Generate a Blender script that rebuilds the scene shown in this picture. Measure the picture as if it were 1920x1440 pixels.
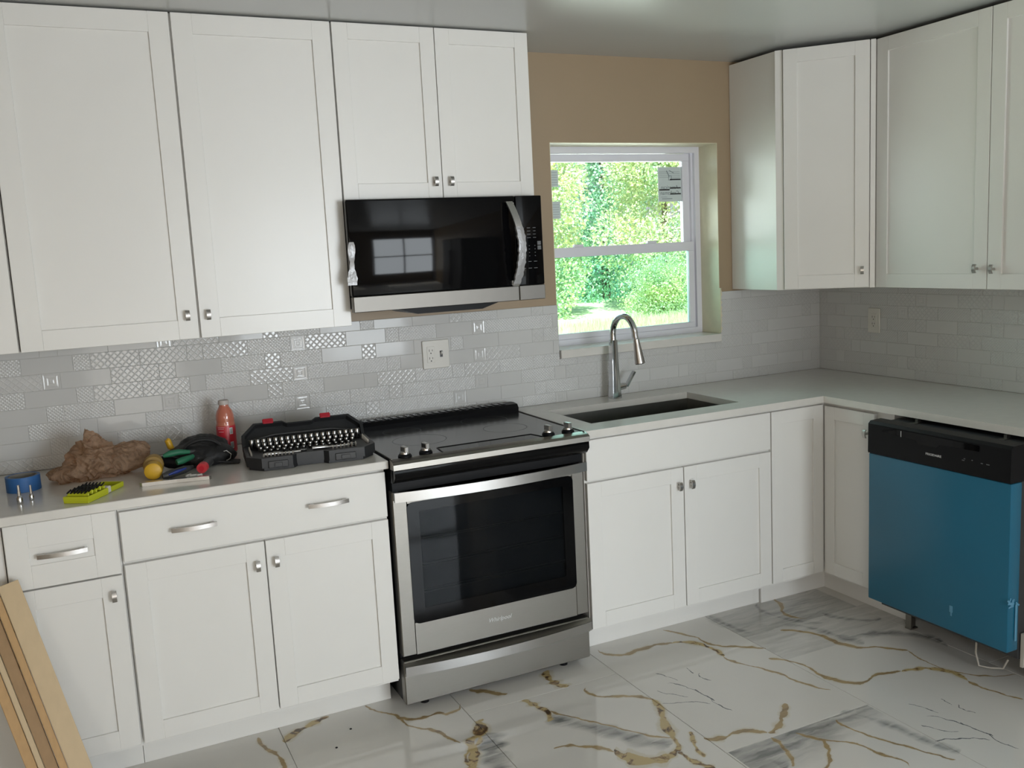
import bpy, bmesh, math, random
from mathutils import Vector, Matrix, noise
from math import sin, cos, pi, radians as R

for o in list(bpy.data.objects):
    bpy.data.objects.remove(o)
C = bpy.context.scene.collection
S = bpy.context.scene

# ------------------------------------------------------------ camera, world, lights
cam = bpy.data.cameras.new('camera')
cam.sensor_width = 36.0
cam.lens = 1736.1 / 1920 * 36.0
cam.clip_start = 0.05
cam.clip_end = 300
co = bpy.data.objects.new('camera', cam)
C.objects.link(co)
ya, pt, ro = 0.4404, -0.1440, -0.0509
fwd = Vector((sin(ya) * cos(pt), cos(ya) * cos(pt), sin(pt)))
r0 = Vector((cos(ya), -sin(ya), 0))
u0 = r0.cross(fwd)
rr = r0 * cos(ro) + u0 * sin(ro)
uu = -r0 * sin(ro) + u0 * cos(ro)
m = Matrix((rr, uu, -fwd)).transposed().to_4x4()
m.translation = Vector((-0.9137, -3.5882, 1.5945))
co.matrix_world = m
S.camera = co

S.view_settings.view_transform = 'Standard'
S.view_settings.look = 'None'
S.view_settings.gamma = 1.0
S.view_settings.use_curve_mapping = False
S.view_settings.exposure = -0.07

world = bpy.data.worlds.new('world')
S.world = world
world.use_nodes = True
wn = world.node_tree.nodes
wl = world.node_tree.links
bg = wn['Background']
sky = wn.new('ShaderNodeTexSky')
sky.sky_type = 'PREETHAM'
sky.sun_direction = Vector((-0.30, -0.55, 1.15)).normalized()
sky.turbidity = 3.0
wl.new(sky.outputs[0], bg.inputs[0])
bg.inputs[1].default_value = 1.3

def light(name, kind, loc, target, energy, color, size=None):
    l = bpy.data.lights.new(name, kind)
    l.energy = energy
    l.color = color
    o = bpy.data.objects.new(name, l)
    o.location = loc
    d = Vector(target) - Vector(loc)
    o.rotation_euler = d.to_track_quat('-Z', 'Y').to_euler()
    if kind == 'AREA':
        l.shape = 'RECTANGLE'
        l.size, l.size_y = size
    C.objects.link(o)
    return o
sun = light('sun', 'SUN', (0, 0, 10), (0.30, 0.55, 8.85), 19.0, (1.0, 0.96, 0.86))
sun.data.angle = R(0.6)
# daylight entering by the rear window, the patio door behind the camera and the left window
light('rear_window_daylight', 'AREA', (1.55, -6.36, 1.25), (1.55, 0, 1.25), 150, (0.87, 0.95, 1.0), (1.8, 1.55))
light('patio_door_daylight', 'AREA', (-0.40, -6.36, 0.60), (-0.40, 0, 0.75), 15, (1.0, 0.95, 0.84), (0.85, 1.10))
light('left_window_daylight', 'AREA', (-1.86, -5.2, 1.45), (0.9, -4.4, 1.35), 38, (1.0, 0.95, 0.84), (1.1, 1.0))
light('kitchen_window_daylight', 'AREA', (1.455, 0.42, 1.72), (1.50, -2, 1.10), 18, (0.90, 0.99, 0.96), (0.80, 0.78))

# ------------------------------------------------------------ helpers
def pbr(name, col, rough=0.5, metal=0.0, spec=0.5, noise_amt=0.0, nscale=20.0, bump=0.0, bscale=200.0, coat=0.0, stretch=None):
    mt = bpy.data.materials.new(name)
    mt.use_nodes = True
    nt = mt.node_tree
    b = nt.nodes['Principled BSDF']
    b.inputs['Base Color'].default_value = (*col, 1)
    b.inputs['Roughness'].default_value = rough
    b.inputs['Metallic'].default_value = metal
    b.inputs['Specular IOR Level'].default_value = spec
    b.inputs['Coat Weight'].default_value = coat
    tc = nt.nodes.new('ShaderNodeNewGeometry')
    src = tc.outputs['Position']
    if stretch:
        mp = nt.nodes.new('ShaderNodeMapping')
        mp.inputs['Scale'].default_value = stretch
        nt.links.new(src, mp.inputs[0])
        src = mp.outputs[0]
    nz = nt.nodes.new('ShaderNodeTexNoise')
    nz.inputs['Scale'].default_value = nscale
    nz.inputs['Detail'].default_value = 4
    nt.links.new(src, nz.inputs['Vector'])
    mx = nt.nodes.new('ShaderNodeMix')
    mx.data_type = 'RGBA'
    a = max(noise_amt, 0.02)
    mx.inputs[6].default_value = (*[c * (1 - a) for c in col], 1)
    mx.inputs[7].default_value = (*[min(1, c * (1 + a)) for c in col], 1)
    nt.links.new(nz.outputs[0], mx.inputs[0])
    nt.links.new(mx.outputs[2], b.inputs['Base Color'])
    if bump:
        n2 = nt.nodes.new('ShaderNodeTexNoise')
        n2.inputs['Scale'].default_value = bscale
        n2.inputs['Detail'].default_value = 3
        nt.links.new(src, n2.inputs['Vector'])
        bp = nt.nodes.new('ShaderNodeBump')
        bp.inputs['Strength'].default_value = bump
        bp.inputs['Distance'].default_value = 0.002
        nt.links.new(n2.outputs[0], bp.inputs['Height'])
        nt.links.new(bp.outputs[0], b.inputs['Normal'])
    return mt

WO = {}
class G:
    def __init__(s, M=None):
        s.bm = bmesh.new()
        s.M = M
    def box(s, x0, x1, y0, y1, z0, z1, bev=0.0, seg=1):
        co8 = [(x, y, z) for x in (x0, x1) for y in (y0, y1) for z in (z0, z1)]
        v = [s.bm.verts.new(p) for p in co8]
        F = [(0, 1, 3, 2), (4, 6, 7, 5), (0, 4, 5, 1), (2, 3, 7, 6), (0, 2, 6, 4), (1, 5, 7, 3)]
        fs = [s.bm.faces.new([v[i] for i in f]) for f in F]
        if bev:
            es = list({e for f in fs for e in f.edges})
            bmesh.ops.bevel(s.bm, geom=es, offset=bev, segments=seg, affect='EDGES', profile=0.5)
        return s
    def obox(s, M, sx, sy, sz, bev=0.0):
        # oriented box centred on M
        n0 = len(s.bm.verts)
        before = set(s.bm.verts)
        s.box(-sx / 2, sx / 2, -sy / 2, sy / 2, -sz / 2, sz / 2, bev)
        for v in s.bm.verts:
            if v not in before:
                v.co = M @ v.co
        return s
    def ring(s, pts):
        return [s.bm.verts.new(p) for p in pts]
    def skin(s, rings, cap=True):
        for a, b in zip(rings, rings[1:]):
            n = len(a)
            for i in range(n):
                s.bm.faces.new((a[i], a[(i + 1) % n], b[(i + 1) % n], b[i]))
        if cap:
            try:
                s.bm.faces.new(rings[0][::-1])
                s.bm.faces.new(rings[-1])
            except ValueError:
                pass
    def cyl(s, p0, p1, ra, rb=None, n=20):
        rb = ra if rb is None else rb
        return s.tube([p0, p1], [ra, rb], n)
    def tube(s, pts, r, n=10, flat=None):
        pts = [Vector(p) for p in pts]
        if not isinstance(r, (list, tuple)):
            r = [r] * len(pts)
        t0 = (pts[1] - pts[0]).normalized()
        up = Vector((0, 0, 1)) if abs(t0.z) < 0.9 else Vector((0, 1, 0))
        nn = t0.cross(up).normalized()
        rings = []
        for i, p in enumerate(pts):
            a = pts[max(0, i - 1)]
            b = pts[min(len(pts) - 1, i + 1)]
            t = (b - a).normalized()
            nn = (nn - t * nn.dot(t)).normalized()
            bb = t.cross(nn)
            fy = flat if flat else 1.0
            rings.append(s.ring([p + nn * (r[i] * cos(2 * pi * k / n)) + bb * (fy * r[i] * sin(2 * pi * k / n)) for k in range(n)]))
        s.skin(rings)
        return s
    def lathe(s, c, prof, n=28, sq=1.0):
        c = Vector(c)
        rings = [s.ring([c + Vector((r * cos(2 * pi * k / n), sq * r * sin(2 * pi * k / n), z)) for k in range(n)]) for r, z in prof]
        s.skin(rings)
        return s
    def prism(s, poly, axis, a, b):
        def P(p, h):
            if axis == 'z': return (p[0], p[1], h)
            if axis == 'y': return (p[0], h, p[1])
            return (h, p[0], p[1])
        s.skin([s.ring([P(p, a) for p in poly]), s.ring([P(p, b) for p in poly])])
        return s
    def done(s, name, mat, parent=None, loc=None, smooth=False, angle=35, **props):
        bm = s.bm
        bmesh.ops.recalc_face_normals(bm, faces=bm.faces[:])
        if s.M is not None:
            bm.transform(s.M)
        if parent is not None:
            org = WO[parent.name]
        else:
            org = Vector(loc) if loc is not None else Vector((0, 0, 0))
        for v in bm.verts:
            v.co -= org
        me = bpy.data.meshes.new(name)
        bm.to_mesh(me)
        bm.free()
        if mat:
            for q in (mat if isinstance(mat, (list, tuple)) else [mat]):
                me.materials.append(q)
        if smooth:
            me.shade_smooth()
            me.set_sharp_from_angle(angle=R(angle))
        o = bpy.data.objects.new(name, me)
        C.objects.link(o)
        if parent is not None:
            o.parent = parent
        else:
            o.location = org
        WO[o.name] = org
        for k, v in props.items():
            o[k] = v
        return o

def thing(name, label, cat, loc, group=None):
    o = bpy.data.objects.new(name, None)
    o.empty_display_size = 0.05
    o.location = loc
    C.objects.link(o)
    WO[o.name] = Vector(loc)
    o['label'] = label
    o['category'] = cat
    if group:
        o['group'] = group
    return o

def T(x, y, z, rz=0.0):
    return Matrix.Translation((x, y, z)) @ Matrix.Rotation(rz, 4, 'Z')

def text(name, body, size, M, mat, parent, sx=1.0, shear=0.0):
    cu = bpy.data.curves.new(name, 'FONT')
    cu.body = body
    cu.size = size
    cu.extrude = 0.0003
    cu.align_x = 'CENTER'
    cu.align_y = 'CENTER'
    cu.shear = shear
    cu.resolution_u = 2
    t = bpy.data.objects.new(name, cu)
    C.objects.link(t)
    dg = bpy.context.evaluated_depsgraph_get()
    me = bpy.data.meshes.new_from_object(t.evaluated_get(dg))
    bpy.data.objects.remove(t)
    me.transform(Matrix.Translation(-WO[parent.name]) @ M @ Matrix.Diagonal((sx, 1, 1, 1)))
    me.materials.clear()
    me.materials.append(mat)
    o = bpy.data.objects.new(name, me)
    C.objects.link(o)
    o.parent = parent
    return o

# ------------------------------------------------------------ materials
M_white = pbr('cabinet_white', (0.76, 0.75, 0.72), 0.28, noise_amt=0.02, nscale=6, bump=0.05, bscale=900)
M_tan = pbr('tan_wall_paint', (0.33, 0.245, 0.155), 0.45, noise_amt=0.04, nscale=5, bump=0.12, bscale=160)
M_reveal = pbr('window_reveal_plaster', (0.62, 0.57, 0.42), 0.38, noise_amt=0.12, nscale=14, bump=0.5, bscale=60)
M_ceil = pbr('ceiling_paint', (0.50, 0.51, 0.50), 0.27, noise_amt=0.02, nscale=3, bump=0.05, bscale=80)
M_grout = pbr('grout', (0.50, 0.49, 0.47), 0.8, noise_amt=0.05)
M_quartz = pbr('white_quartz', (0.66, 0.64, 0.60), 0.16, noise_amt=0.05, nscale=25)
M_steel = pbr('brushed_steel', (0.27, 0.255, 0.23), 0.36, metal=1.0, noise_amt=0.06, nscale=40, bump=0.08, bscale=60, stretch=(1, 1, 30))
M_steel_dark = pbr('dark_brushed_steel', (0.17, 0.16, 0.145), 0.42, metal=1.0, noise_amt=0.05)
M_steel_light = pbr('polished_steel', (0.50, 0.49, 0.475), 0.30, metal=1.0, noise_amt=0.03)
M_chrome = pbr('chrome', (0.62, 0.63, 0.65), 0.10, metal=1.0)
M_socket = pbr('dull_chrome', (0.30, 0.30, 0.295), 0.22, metal=1.0)
M_nickel = pbr('brushed_nickel', (0.48, 0.46, 0.44), 0.30, metal=1.0)
M_sink = pbr('sink_steel', (0.30, 0.29, 0.27), 0.35, metal=1.0, noise_amt=0.1, nscale=30)
M_black = pbr('black_plastic', (0.006, 0.006, 0.007), 0.4, spec=0.14)
M_blackgloss = pbr('black_glass', (0.003, 0.003, 0.0035), 0.05, spec=0.17)
M_cooktop = pbr('black_ceramic', (0.022, 0.022, 0.021), 0.16, spec=1.0)
M_darkgrey = pbr('dark_grey_plastic', (0.035, 0.036, 0.038), 0.45)
M_case = pbr('case_plastic', (0.017, 0.018, 0.020), 0.45, bump=0.2, bscale=500)
M_teal = pbr('teal_film', (0.010, 0.120, 0.205), 0.33, noise_amt=0.06, nscale=4, bump=0.06, bscale=30)
M_vinyl = pbr('window_vinyl', (0.72, 0.72, 0.78), 0.35)
M_red = pbr('red_plastic', (0.42, 0.015, 0.03), 0.35)
M_blue = pbr('blue_tape', (0.03, 0.13, 0.36), 0.5, noise_amt=0.05)
M_card = pbr('cardboard_core', (0.25, 0.24, 0.22), 0.8)
M_lime = pbr('lime_plastic', (0.50, 0.53, 0.02), 0.4)
M_yellow = pbr('yellow_plastic', (0.62, 0.36, 0.02), 0.45)
M_green = pbr('green_rubber', (0.015, 0.14, 0.07), 0.5)
M_bluet = pbr('blue_plastic', (0.01, 0.03, 0.2), 0.4)
M_redt = pbr('red_rubber', (0.55, 0.04, 0.05), 0.45)
M_wplast = pbr('white_plastic', (0.72, 0.71, 0.68), 0.35)
M_ivory = pbr('ivory_plastic', (0.62, 0.60, 0.55), 0.3)
M_drink = pbr('pink_drink', (0.50, 0.155, 0.10), 0.15, coat=0.6)
M_label = pbr('red_label', (0.50, 0.02, 0.035), 0.35)
M_cap = pbr('bottle_cap', (0.50, 0.45, 0.42), 0.5)
M_pouch = pbr('pouch_fabric', (0.010, 0.010, 0.011), 0.6, bump=0.4, bscale=300)
M_wood = pbr('pale_board_face', (0.58, 0.44, 0.27), 0.6, noise_amt=0.08, nscale=12, stretch=(4, 4, 0.4))
M_woode = pbr('board_edge', (0.50, 0.31, 0.14), 0.65, noise_amt=0.14, nscale=30, stretch=(3, 3, 0.6))
M_paper = pbr('window_paper', (0.55, 0.62, 0.62), 0.6)
M_ink = pbr('black_ink', (0.01, 0.01, 0.01), 0.6)
M_greyink = pbr('grey_ink', (0.20, 0.24, 0.25), 0.6)
M_print = pbr('panel_print', (0.10, 0.105, 0.11), 0.5)
M_logo = pbr('logo_print', (0.62, 0.62, 0.62), 0.4)
M_bark = pbr('bark', (0.16, 0.12, 0.09), 0.9, noise_amt=0.3)
M_fridge = pbr('fridge_finish', (0.30, 0.30, 0.30), 0.4)
M_cable = pbr('white_cable', (0.5, 0.47, 0.42), 0.5)
M_film = pbr('clear_film', (0.34, 0.34, 0.345), 0.3, metal=0.2, bump=1.0, bscale=70)

def leafmat(name, a, b, trans=0.5):
    mt = bpy.data.materials.new(name)
    mt.use_nodes = True
    nt = mt.node_tree
    nt.nodes.clear()
    g = nt.nodes.new('ShaderNodeNewGeometry')
    nz = nt.nodes.new('ShaderNodeTexNoise')
    nz.inputs['Scale'].default_value = 1.3
    nz.inputs['Detail'].default_value = 8
    nz.inputs['Roughness'].default_value = 0.8
    nt.links.new(g.outputs['Position'], nz.inputs['Vector'])
    cr = nt.nodes.new('ShaderNodeValToRGB')
    cr.color_ramp.elements[0].position = 0.38
    cr.color_ramp.elements[0].color = (*a, 1)
    cr.color_ramp.elements[1].position = 0.62
    cr.color_ramp.elements[1].color = (*b, 1)
    nt.links.new(nz.outputs[0], cr.inputs[0])
    d = nt.nodes.new('ShaderNodeBsdfDiffuse')
    t = nt.nodes.new('ShaderNodeBsdfTranslucent')
    mx = nt.nodes.new('ShaderNodeMixShader')
    mx.inputs[0].default_value = trans
    out = nt.nodes.new('ShaderNodeOutputMaterial')
    nt.links.new(cr.outputs[0], d.inputs[0])
    nt.links.new(cr.outputs[0], t.inputs[0])
    nt.links.new(d.outputs[0], mx.inputs[1])
    nt.links.new(t.outputs[0], mx.inputs[2])
    nt.links.new(mx.outputs[0], out.inputs[0])
    return mt
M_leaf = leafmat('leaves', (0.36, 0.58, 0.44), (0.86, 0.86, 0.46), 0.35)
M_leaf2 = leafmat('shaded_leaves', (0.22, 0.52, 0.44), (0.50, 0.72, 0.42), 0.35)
M_grass = leafmat('grass', (0.68, 0.74, 0.40), (0.95, 0.92, 0.66), 0.3)

def thin(name, tint, transp, rough=0.02, ior=1.45):
    """thin transparent sheet: fresnel reflection over clear transparency"""
    mt = bpy.data.materials.new(name)
    mt.use_nodes = True
    nt = mt.node_tree
    nt.nodes.clear()
    tr = nt.nodes.new('ShaderNodeBsdfTransparent')
    tr.inputs[0].default_value = (*tint, 1)
    gl = nt.nodes.new('ShaderNodeBsdfGlossy')
    gl.inputs['Roughness'].default_value = rough
    fr = nt.nodes.new('ShaderNodeFresnel')
    fr.inputs[0].default_value = ior
    mx = nt.nodes.new('ShaderNodeMixShader')
    out = nt.nodes.new('ShaderNodeOutputMaterial')
    nt.links.new(fr.outputs[0], mx.inputs[0])
    nt.links.new(tr.outputs[0], mx.inputs[1])
    nt.links.new(gl.outputs[0], mx.inputs[2])
    nt.links.new(mx.outputs[0], out.inputs[0])
    return mt
M_glass = thin('window_glass', (0.93, 0.98, 0.97), 0.9)
M_glass2 = thin('screened_glass', (0.66, 0.84, 0.80), 0.8)
M_ovenglass = thin('oven_glass', (0.40, 0.42, 0.44), 0.2, 0.0, 1.22)
M_lining = pbr('oven_lining', (0.085, 0.092, 0.10), 0.5)

def bagmat():
    mt = bpy.data.materials.new('thin_brown_plastic')
    mt.use_nodes = True
    nt = mt.node_tree
    nt.nodes.clear()
    g = nt.nodes.new('ShaderNodeNewGeometry')
    nz = nt.nodes.new('ShaderNodeTexNoise')
    nz.inputs['Scale'].default_value = 20
    nz.inputs['Detail'].default_value = 6
    nz.inputs['Distortion'].default_value = 2.5
    nt.links.new(g.outputs['Position'], nz.inputs['Vector'])
    bp = nt.nodes.new('ShaderNodeBump')
    bp.inputs['Strength'].default_value = 1.0
    bp.inputs['Distance'].default_value = 0.015
    nt.links.new(nz.outputs[0], bp.inputs['Height'])
    b = nt.nodes.new('ShaderNodeBsdfPrincipled')
    b.inputs['Base Color'].default_value = (0.56, 0.39, 0.27, 1)
    b.inputs['Roughness'].default_value = 0.25
    nt.links.new(bp.outputs[0], b.inputs['Normal'])
    tl = nt.nodes.new('ShaderNodeBsdfTranslucent')
    tl.inputs[0].default_value = (0.60, 0.42, 0.28, 1)
    tr = nt.nodes.new('ShaderNodeBsdfTransparent')
    tr.inputs[0].default_value = (0.80, 0.66, 0.54, 1)
    m1 = nt.nodes.new('ShaderNodeMixShader'); m1.inputs[0].default_value = 0.35
    m2 = nt.nodes.new('ShaderNodeMixShader')
    mr = nt.nodes.new('ShaderNodeMapRange')
    mr.inputs[1].default_value = 0.35; mr.inputs[2].default_value = 0.65
    mr.inputs[3].default_value = 0.30; mr.inputs[4].default_value = 0.72
    nt.links.new(nz.outputs[0], mr.inputs[0])
    nt.links.new(mr.outputs[0], m2.inputs[0])
    nt.links.new(b.outputs[0], m1.inputs[1]); nt.links.new(tl.outputs[0], m1.inputs[2])
    nt.links.new(m1.outputs[0], m2.inputs[1]); nt.links.new(tr.outputs[0], m2.inputs[2])
    out = nt.nodes.new('ShaderNodeOutputMaterial')
    nt.links.new(m2.outputs[0], out.inputs[0])
    return mt
M_bag = bagmat()

def mathn(nt, op, a, b=None, c=None, clamp=False):
    n = nt.nodes.new('ShaderNodeMath')
    n.operation = op
    n.use_clamp = clamp
    for i, x in enumerate((a, b, c)):
        if x is None:
            continue
        if isinstance(x, (int, float)):
            n.inputs[i].default_value = x
        else:
            nt.links.new(x, n.inputs[i])
    return n.outputs[0]

def tilemat(kind):
    """glazed wall tile; the embossed kinds carry their raised pattern as relief"""
    mt = pbr('glazed_tile_' + kind, (0.56, 0.56, 0.55), 0.07, noise_amt=0.015, nscale=3, spec=0.18 if kind == 'plain' else 0.5)
    nt = mt.node_tree
    b = nt.nodes['Principled BSDF']
    tc = nt.nodes.new('ShaderNodeTexCoord')
    sp = nt.nodes.new('ShaderNodeSeparateXYZ')
    nt.links.new(tc.outputs['Object'], sp.inputs[0])
    x, z = sp.outputs[0], sp.outputs[2]
    if kind == 'lattice':
        k = pi / 0.0235
        a = mathn(nt, 'ABSOLUTE', mathn(nt, 'SINE', mathn(nt, 'MULTIPLY', mathn(nt, 'ADD', x, z), k)))
        c = mathn(nt, 'ABSOLUTE', mathn(nt, 'SINE', mathn(nt, 'MULTIPLY', mathn(nt, 'SUBTRACT', x, z), k)))
        h = mathn(nt, 'POWER', mathn(nt, 'SUBTRACT', 1.0, mathn(nt, 'MINIMUM', a, c)), 3.0)
        st = 0.75
    elif kind == 'dots':
        k = pi / 0.0125
        a = mathn(nt, 'SINE', mathn(nt, 'MULTIPLY', mathn(nt, 'ADD', x, z), k))
        c = mathn(nt, 'SINE', mathn(nt, 'MULTIPLY', mathn(nt, 'SUBTRACT', x, z), k))
        h = mathn(nt, 'POWER', mathn(nt, 'ABSOLUTE', mathn(nt, 'MULTIPLY', a, c)), 1.5)
        st = 0.8
    elif kind == 'square':
        a = mathn(nt, 'MAXIMUM', mathn(nt, 'ABSOLUTE', x), mathn(nt, 'ABSOLUTE', z))
        h = mathn(nt, 'SINE', mathn(nt, 'MULTIPLY', a, 2 * pi / 0.012))
        st = 0.30
    else:
        nz = nt.nodes.new('ShaderNodeTexNoise')
        nz.inputs['Scale'].default_value = 12
        nt.links.new(tc.outputs['Object'], nz.inputs['Vector'])
        h = nz.outputs[0]
        st = 0.05
    bp = nt.nodes.new('ShaderNodeBump')
    bp.inputs['Strength'].default_value = st
    bp.inputs['Distance'].default_value = 0.0012
    nt.links.new(h, bp.inputs['Height'])
    nt.links.new(bp.outputs[0], b.inputs['Normal'])
    return mt
M_tile = {k: tilemat(k) for k in ('plain', 'lattice', 'dots', 'square')}

# veins of the polished floor tiles, in metres on the floor: kind, half width, course
VEINS = [
 ('g', 0.005, [(-0.109, -0.503), (-0.091, -0.554), (-0.038, -0.626), (-0.022, -0.709), (0.002, -0.756), (0.047, -0.796), (0.061, -0.836), (0.074, -0.884), (0.094, -0.923)]),
 ('g', 0.007, [(-0.038, -0.626), (0.009, -0.689), (0.054, -0.699), (0.101, -0.692), (0.129, -0.714), (0.192, -0.667)]),
 ('b', 0.009, [(0.171, -0.81), (0.195, -0.876), (0.115, -0.93), (0.108, -1.002), (0.043, -1.089)]),
 ('b', 0.012, [(0.185, -0.81), (0.188, -0.876), (0.129, -0.93), (0.101, -1.002), (0.057, -1.089)]),
 ('b', 0.008, [(0.215, -0.81), (0.164, -0.876), (0.159, -0.93), (0.077, -1.002), (0.087, -1.089)]),
 ('s', 0.05, [(0.179, -0.899), (0.168, -0.989), (0.132, -1.13)]),
 ('g', 0.009, [(0.26, -0.595), (0.316, -0.639), (0.352, -0.685), (0.376, -0.685)]),
 ('b', 0.014, [(0.576, -0.602), (0.556, -0.682), (0.585, -0.76)]),
 ('b', 0.014, [(0.399, -0.765), (0.419, -0.823), (0.43, -0.878), (0.407, -0.945)]),
 ('g', 0.005, [(0.44, -0.884), (0.499, -0.975), (0.569, -1.076), (0.653, -1.201), (0.706, -1.241)]),
 ('s', 0.035, [(0.418, -0.918), (0.479, -1.009), (0.551, -1.105), (0.615, -1.217), (0.687, -1.268)]),
 ('g', 0.007, [(0.642, -0.795), (0.632, -0.86), (0.694, -0.912), (0.785, -0.986), (0.792, -1.026)]),
 ('b', 0.012, [(0.794, -1.0), (0.77, -1.083), (0.723, -1.176), (0.707, -1.249), (0.669, -1.32)]),
 ('g', 0.006, [(0.342, -1.104), (0.411, -1.13), (0.462, -1.171), (0.497, -1.218)]),
 ('b', 0.022, [(0.497, -1.218), (0.521, -1.286), (0.576, -1.326), (0.672, -1.315)]),
 ('b', 0.009, [(0.672, -1.322), (0.676, -1.385), (0.707, -1.451)]),
 ('b', 0.007, [(0.776, -1.244), (0.747, -1.296), (0.719, -1.389)]),
 ('g', 0.009, [(0.838, -0.543), (0.885, -0.63), (0.981, -0.632), (1.059, -0.629), (1.128, -0.648)]),
 ('b', 0.01, [(1.118, -0.648), (1.181, -0.675), (1.214, -0.726), (1.226, -0.825), (1.217, -0.859)]),
 ('g', 0.004, [(1.217, -0.859), (1.22, -0.899), (1.298, -1.068), (1.312, -1.156), (1.367, -1.266)]),
 ('g', 0.006, [(1.168, -0.524), (1.232, -0.653), (1.251, -0.749), (1.314, -0.806), (1.4, -0.883)]),
 ('g', 0.01, [(0.788, -1.294), (0.826, -1.324), (0.903, -1.32), (0.986, -1.373)]),
 ('g', 0.01, [(0.986, -1.373), (1.025, -1.369), (1.093, -1.321), (1.165, -1.257)]),
 ('g', 0.009, [(1.562, -0.78), (1.65, -0.868), (1.67, -0.959), (1.69, -1.036), (1.776, -1.107), (1.837, -1.179)]),
 ('g', 0.004, [(1.837, -1.179), (1.82, -1.287), (1.836, -1.389), (1.997, -1.514)]),
 ('g', 0.008, [(1.351, -0.953), (1.41, -1.033), (1.422, -1.109), (1.417, -1.176), (1.484, -1.276), (1.575, -1.264), (1.681, -1.289)]),
 ('b', 0.01, [(1.681, -1.289), (1.737, -1.299), (1.81, -1.354), (1.819, -1.458)]),
 ('g', 0.005, [(1.819, -1.458), (1.818, -1.523), (1.856, -1.645)]),
 ('s', 0.022, [(1.826, -0.738), (1.842, -0.783), (1.89, -0.86), (1.988, -0.91)]),
 ('s', 0.024, [(1.736, -0.977), (1.901, -1.026), (1.988, -1.111), (2.0, -1.225)]),
 ('s', 0.025, [(1.613, -0.749), (1.684, -0.832), (1.716, -0.94), (1.751, -1.045)]),
 ('g', 0.005, [(0.974, -1.405), (0.962, -1.483), (0.917, -1.565)]),
 ('g', 0.005, [(1.057, -1.419), (1.096, -1.489), (1.178, -1.578), (1.19, -1.646), (1.219, -1.695), (1.202, -1.743)]),
 ('g', 0.006, [(1.101, -1.484), (1.068, -1.557), (0.991, -1.619)]),
 ('s', 0.012, [(1.283, -1.393), (1.339, -1.501), (1.376, -1.677), (1.404, -1.759)]),
 ('g', 0.005, [(1.231, -1.428), (1.235, -1.522), (1.292, -1.657), (1.353, -1.781)]),
 ('s', 0.03, [(0.832, -1.428), (0.872, -1.48), (0.901, -1.566)]),
 ('b', 0.012, [(-0.417, -0.611), (-0.381, -0.568), (-0.312, -0.535), (-0.25, -0.512)]),
 ('g', 0.006, [(-0.494, -0.533), (-0.48, -0.616), (-0.452, -0.708), (-0.459, -0.783)]),
 ('g', 0.006, [(1.77, -0.47), (1.753, -0.571), (1.694, -0.667), (1.746, -0.748)]),
 ('s', 0.02, [(1.681, -0.502), (1.64, -0.619), (1.693, -0.754), (1.763, -0.819)]),
 ('s', 0.02, [(1.415, -0.509), (1.42, -0.645), (1.447, -0.745)]),
 ('t', 0.0016, [(0.918, -0.834), (0.937, -0.876), (0.952, -0.926)]),
 ('t', 0.0018, [(0.905, -0.922), (0.947, -0.981), (0.969, -1.074), (0.964, -1.148), (0.977, -1.204)]),
 ('t', 0.0018, [(0.803, -1.042), (0.888, -1.075), (0.946, -1.124)]),
 ('t', 0.002, [(0.96, -1.008), (0.967, -1.064), (0.973, -1.114)]),
 ('t', 0.0014, [(1.039, -0.862), (1.036, -0.912)]),
 ('t', 0.0016, [(1.055, -0.923), (1.041, -0.96), (1.055, -0.989)]),
 ('t', 0.0012, [(0.843, -0.951), (0.873, -1.007), (0.911, -1.044)]),
 ('t', 0.0016, [(1.51, -1.47), (1.529, -1.512), (1.544, -1.562)]),
 ('t', 0.0018, [(1.497, -1.558), (1.539, -1.617), (1.561, -1.71), (1.556, -1.784), (1.569, -1.84)]),
 ('t', 0.0018, [(1.395, -1.678), (1.48, -1.711), (1.538, -1.76)]),
 ('t', 0.002, [(1.552, -1.644), (1.559, -1.7), (1.565, -1.75)]),
 ('t', 0.0014, [(1.631, -1.498), (1.628, -1.548)]),
 ('t', 0.0016, [(1.647, -1.559), (1.633, -1.596), (1.647, -1.625)]),
 ('t', 0.0012, [(1.435, -1.587), (1.465, -1.643), (1.503, -1.68)]),
]
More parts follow.
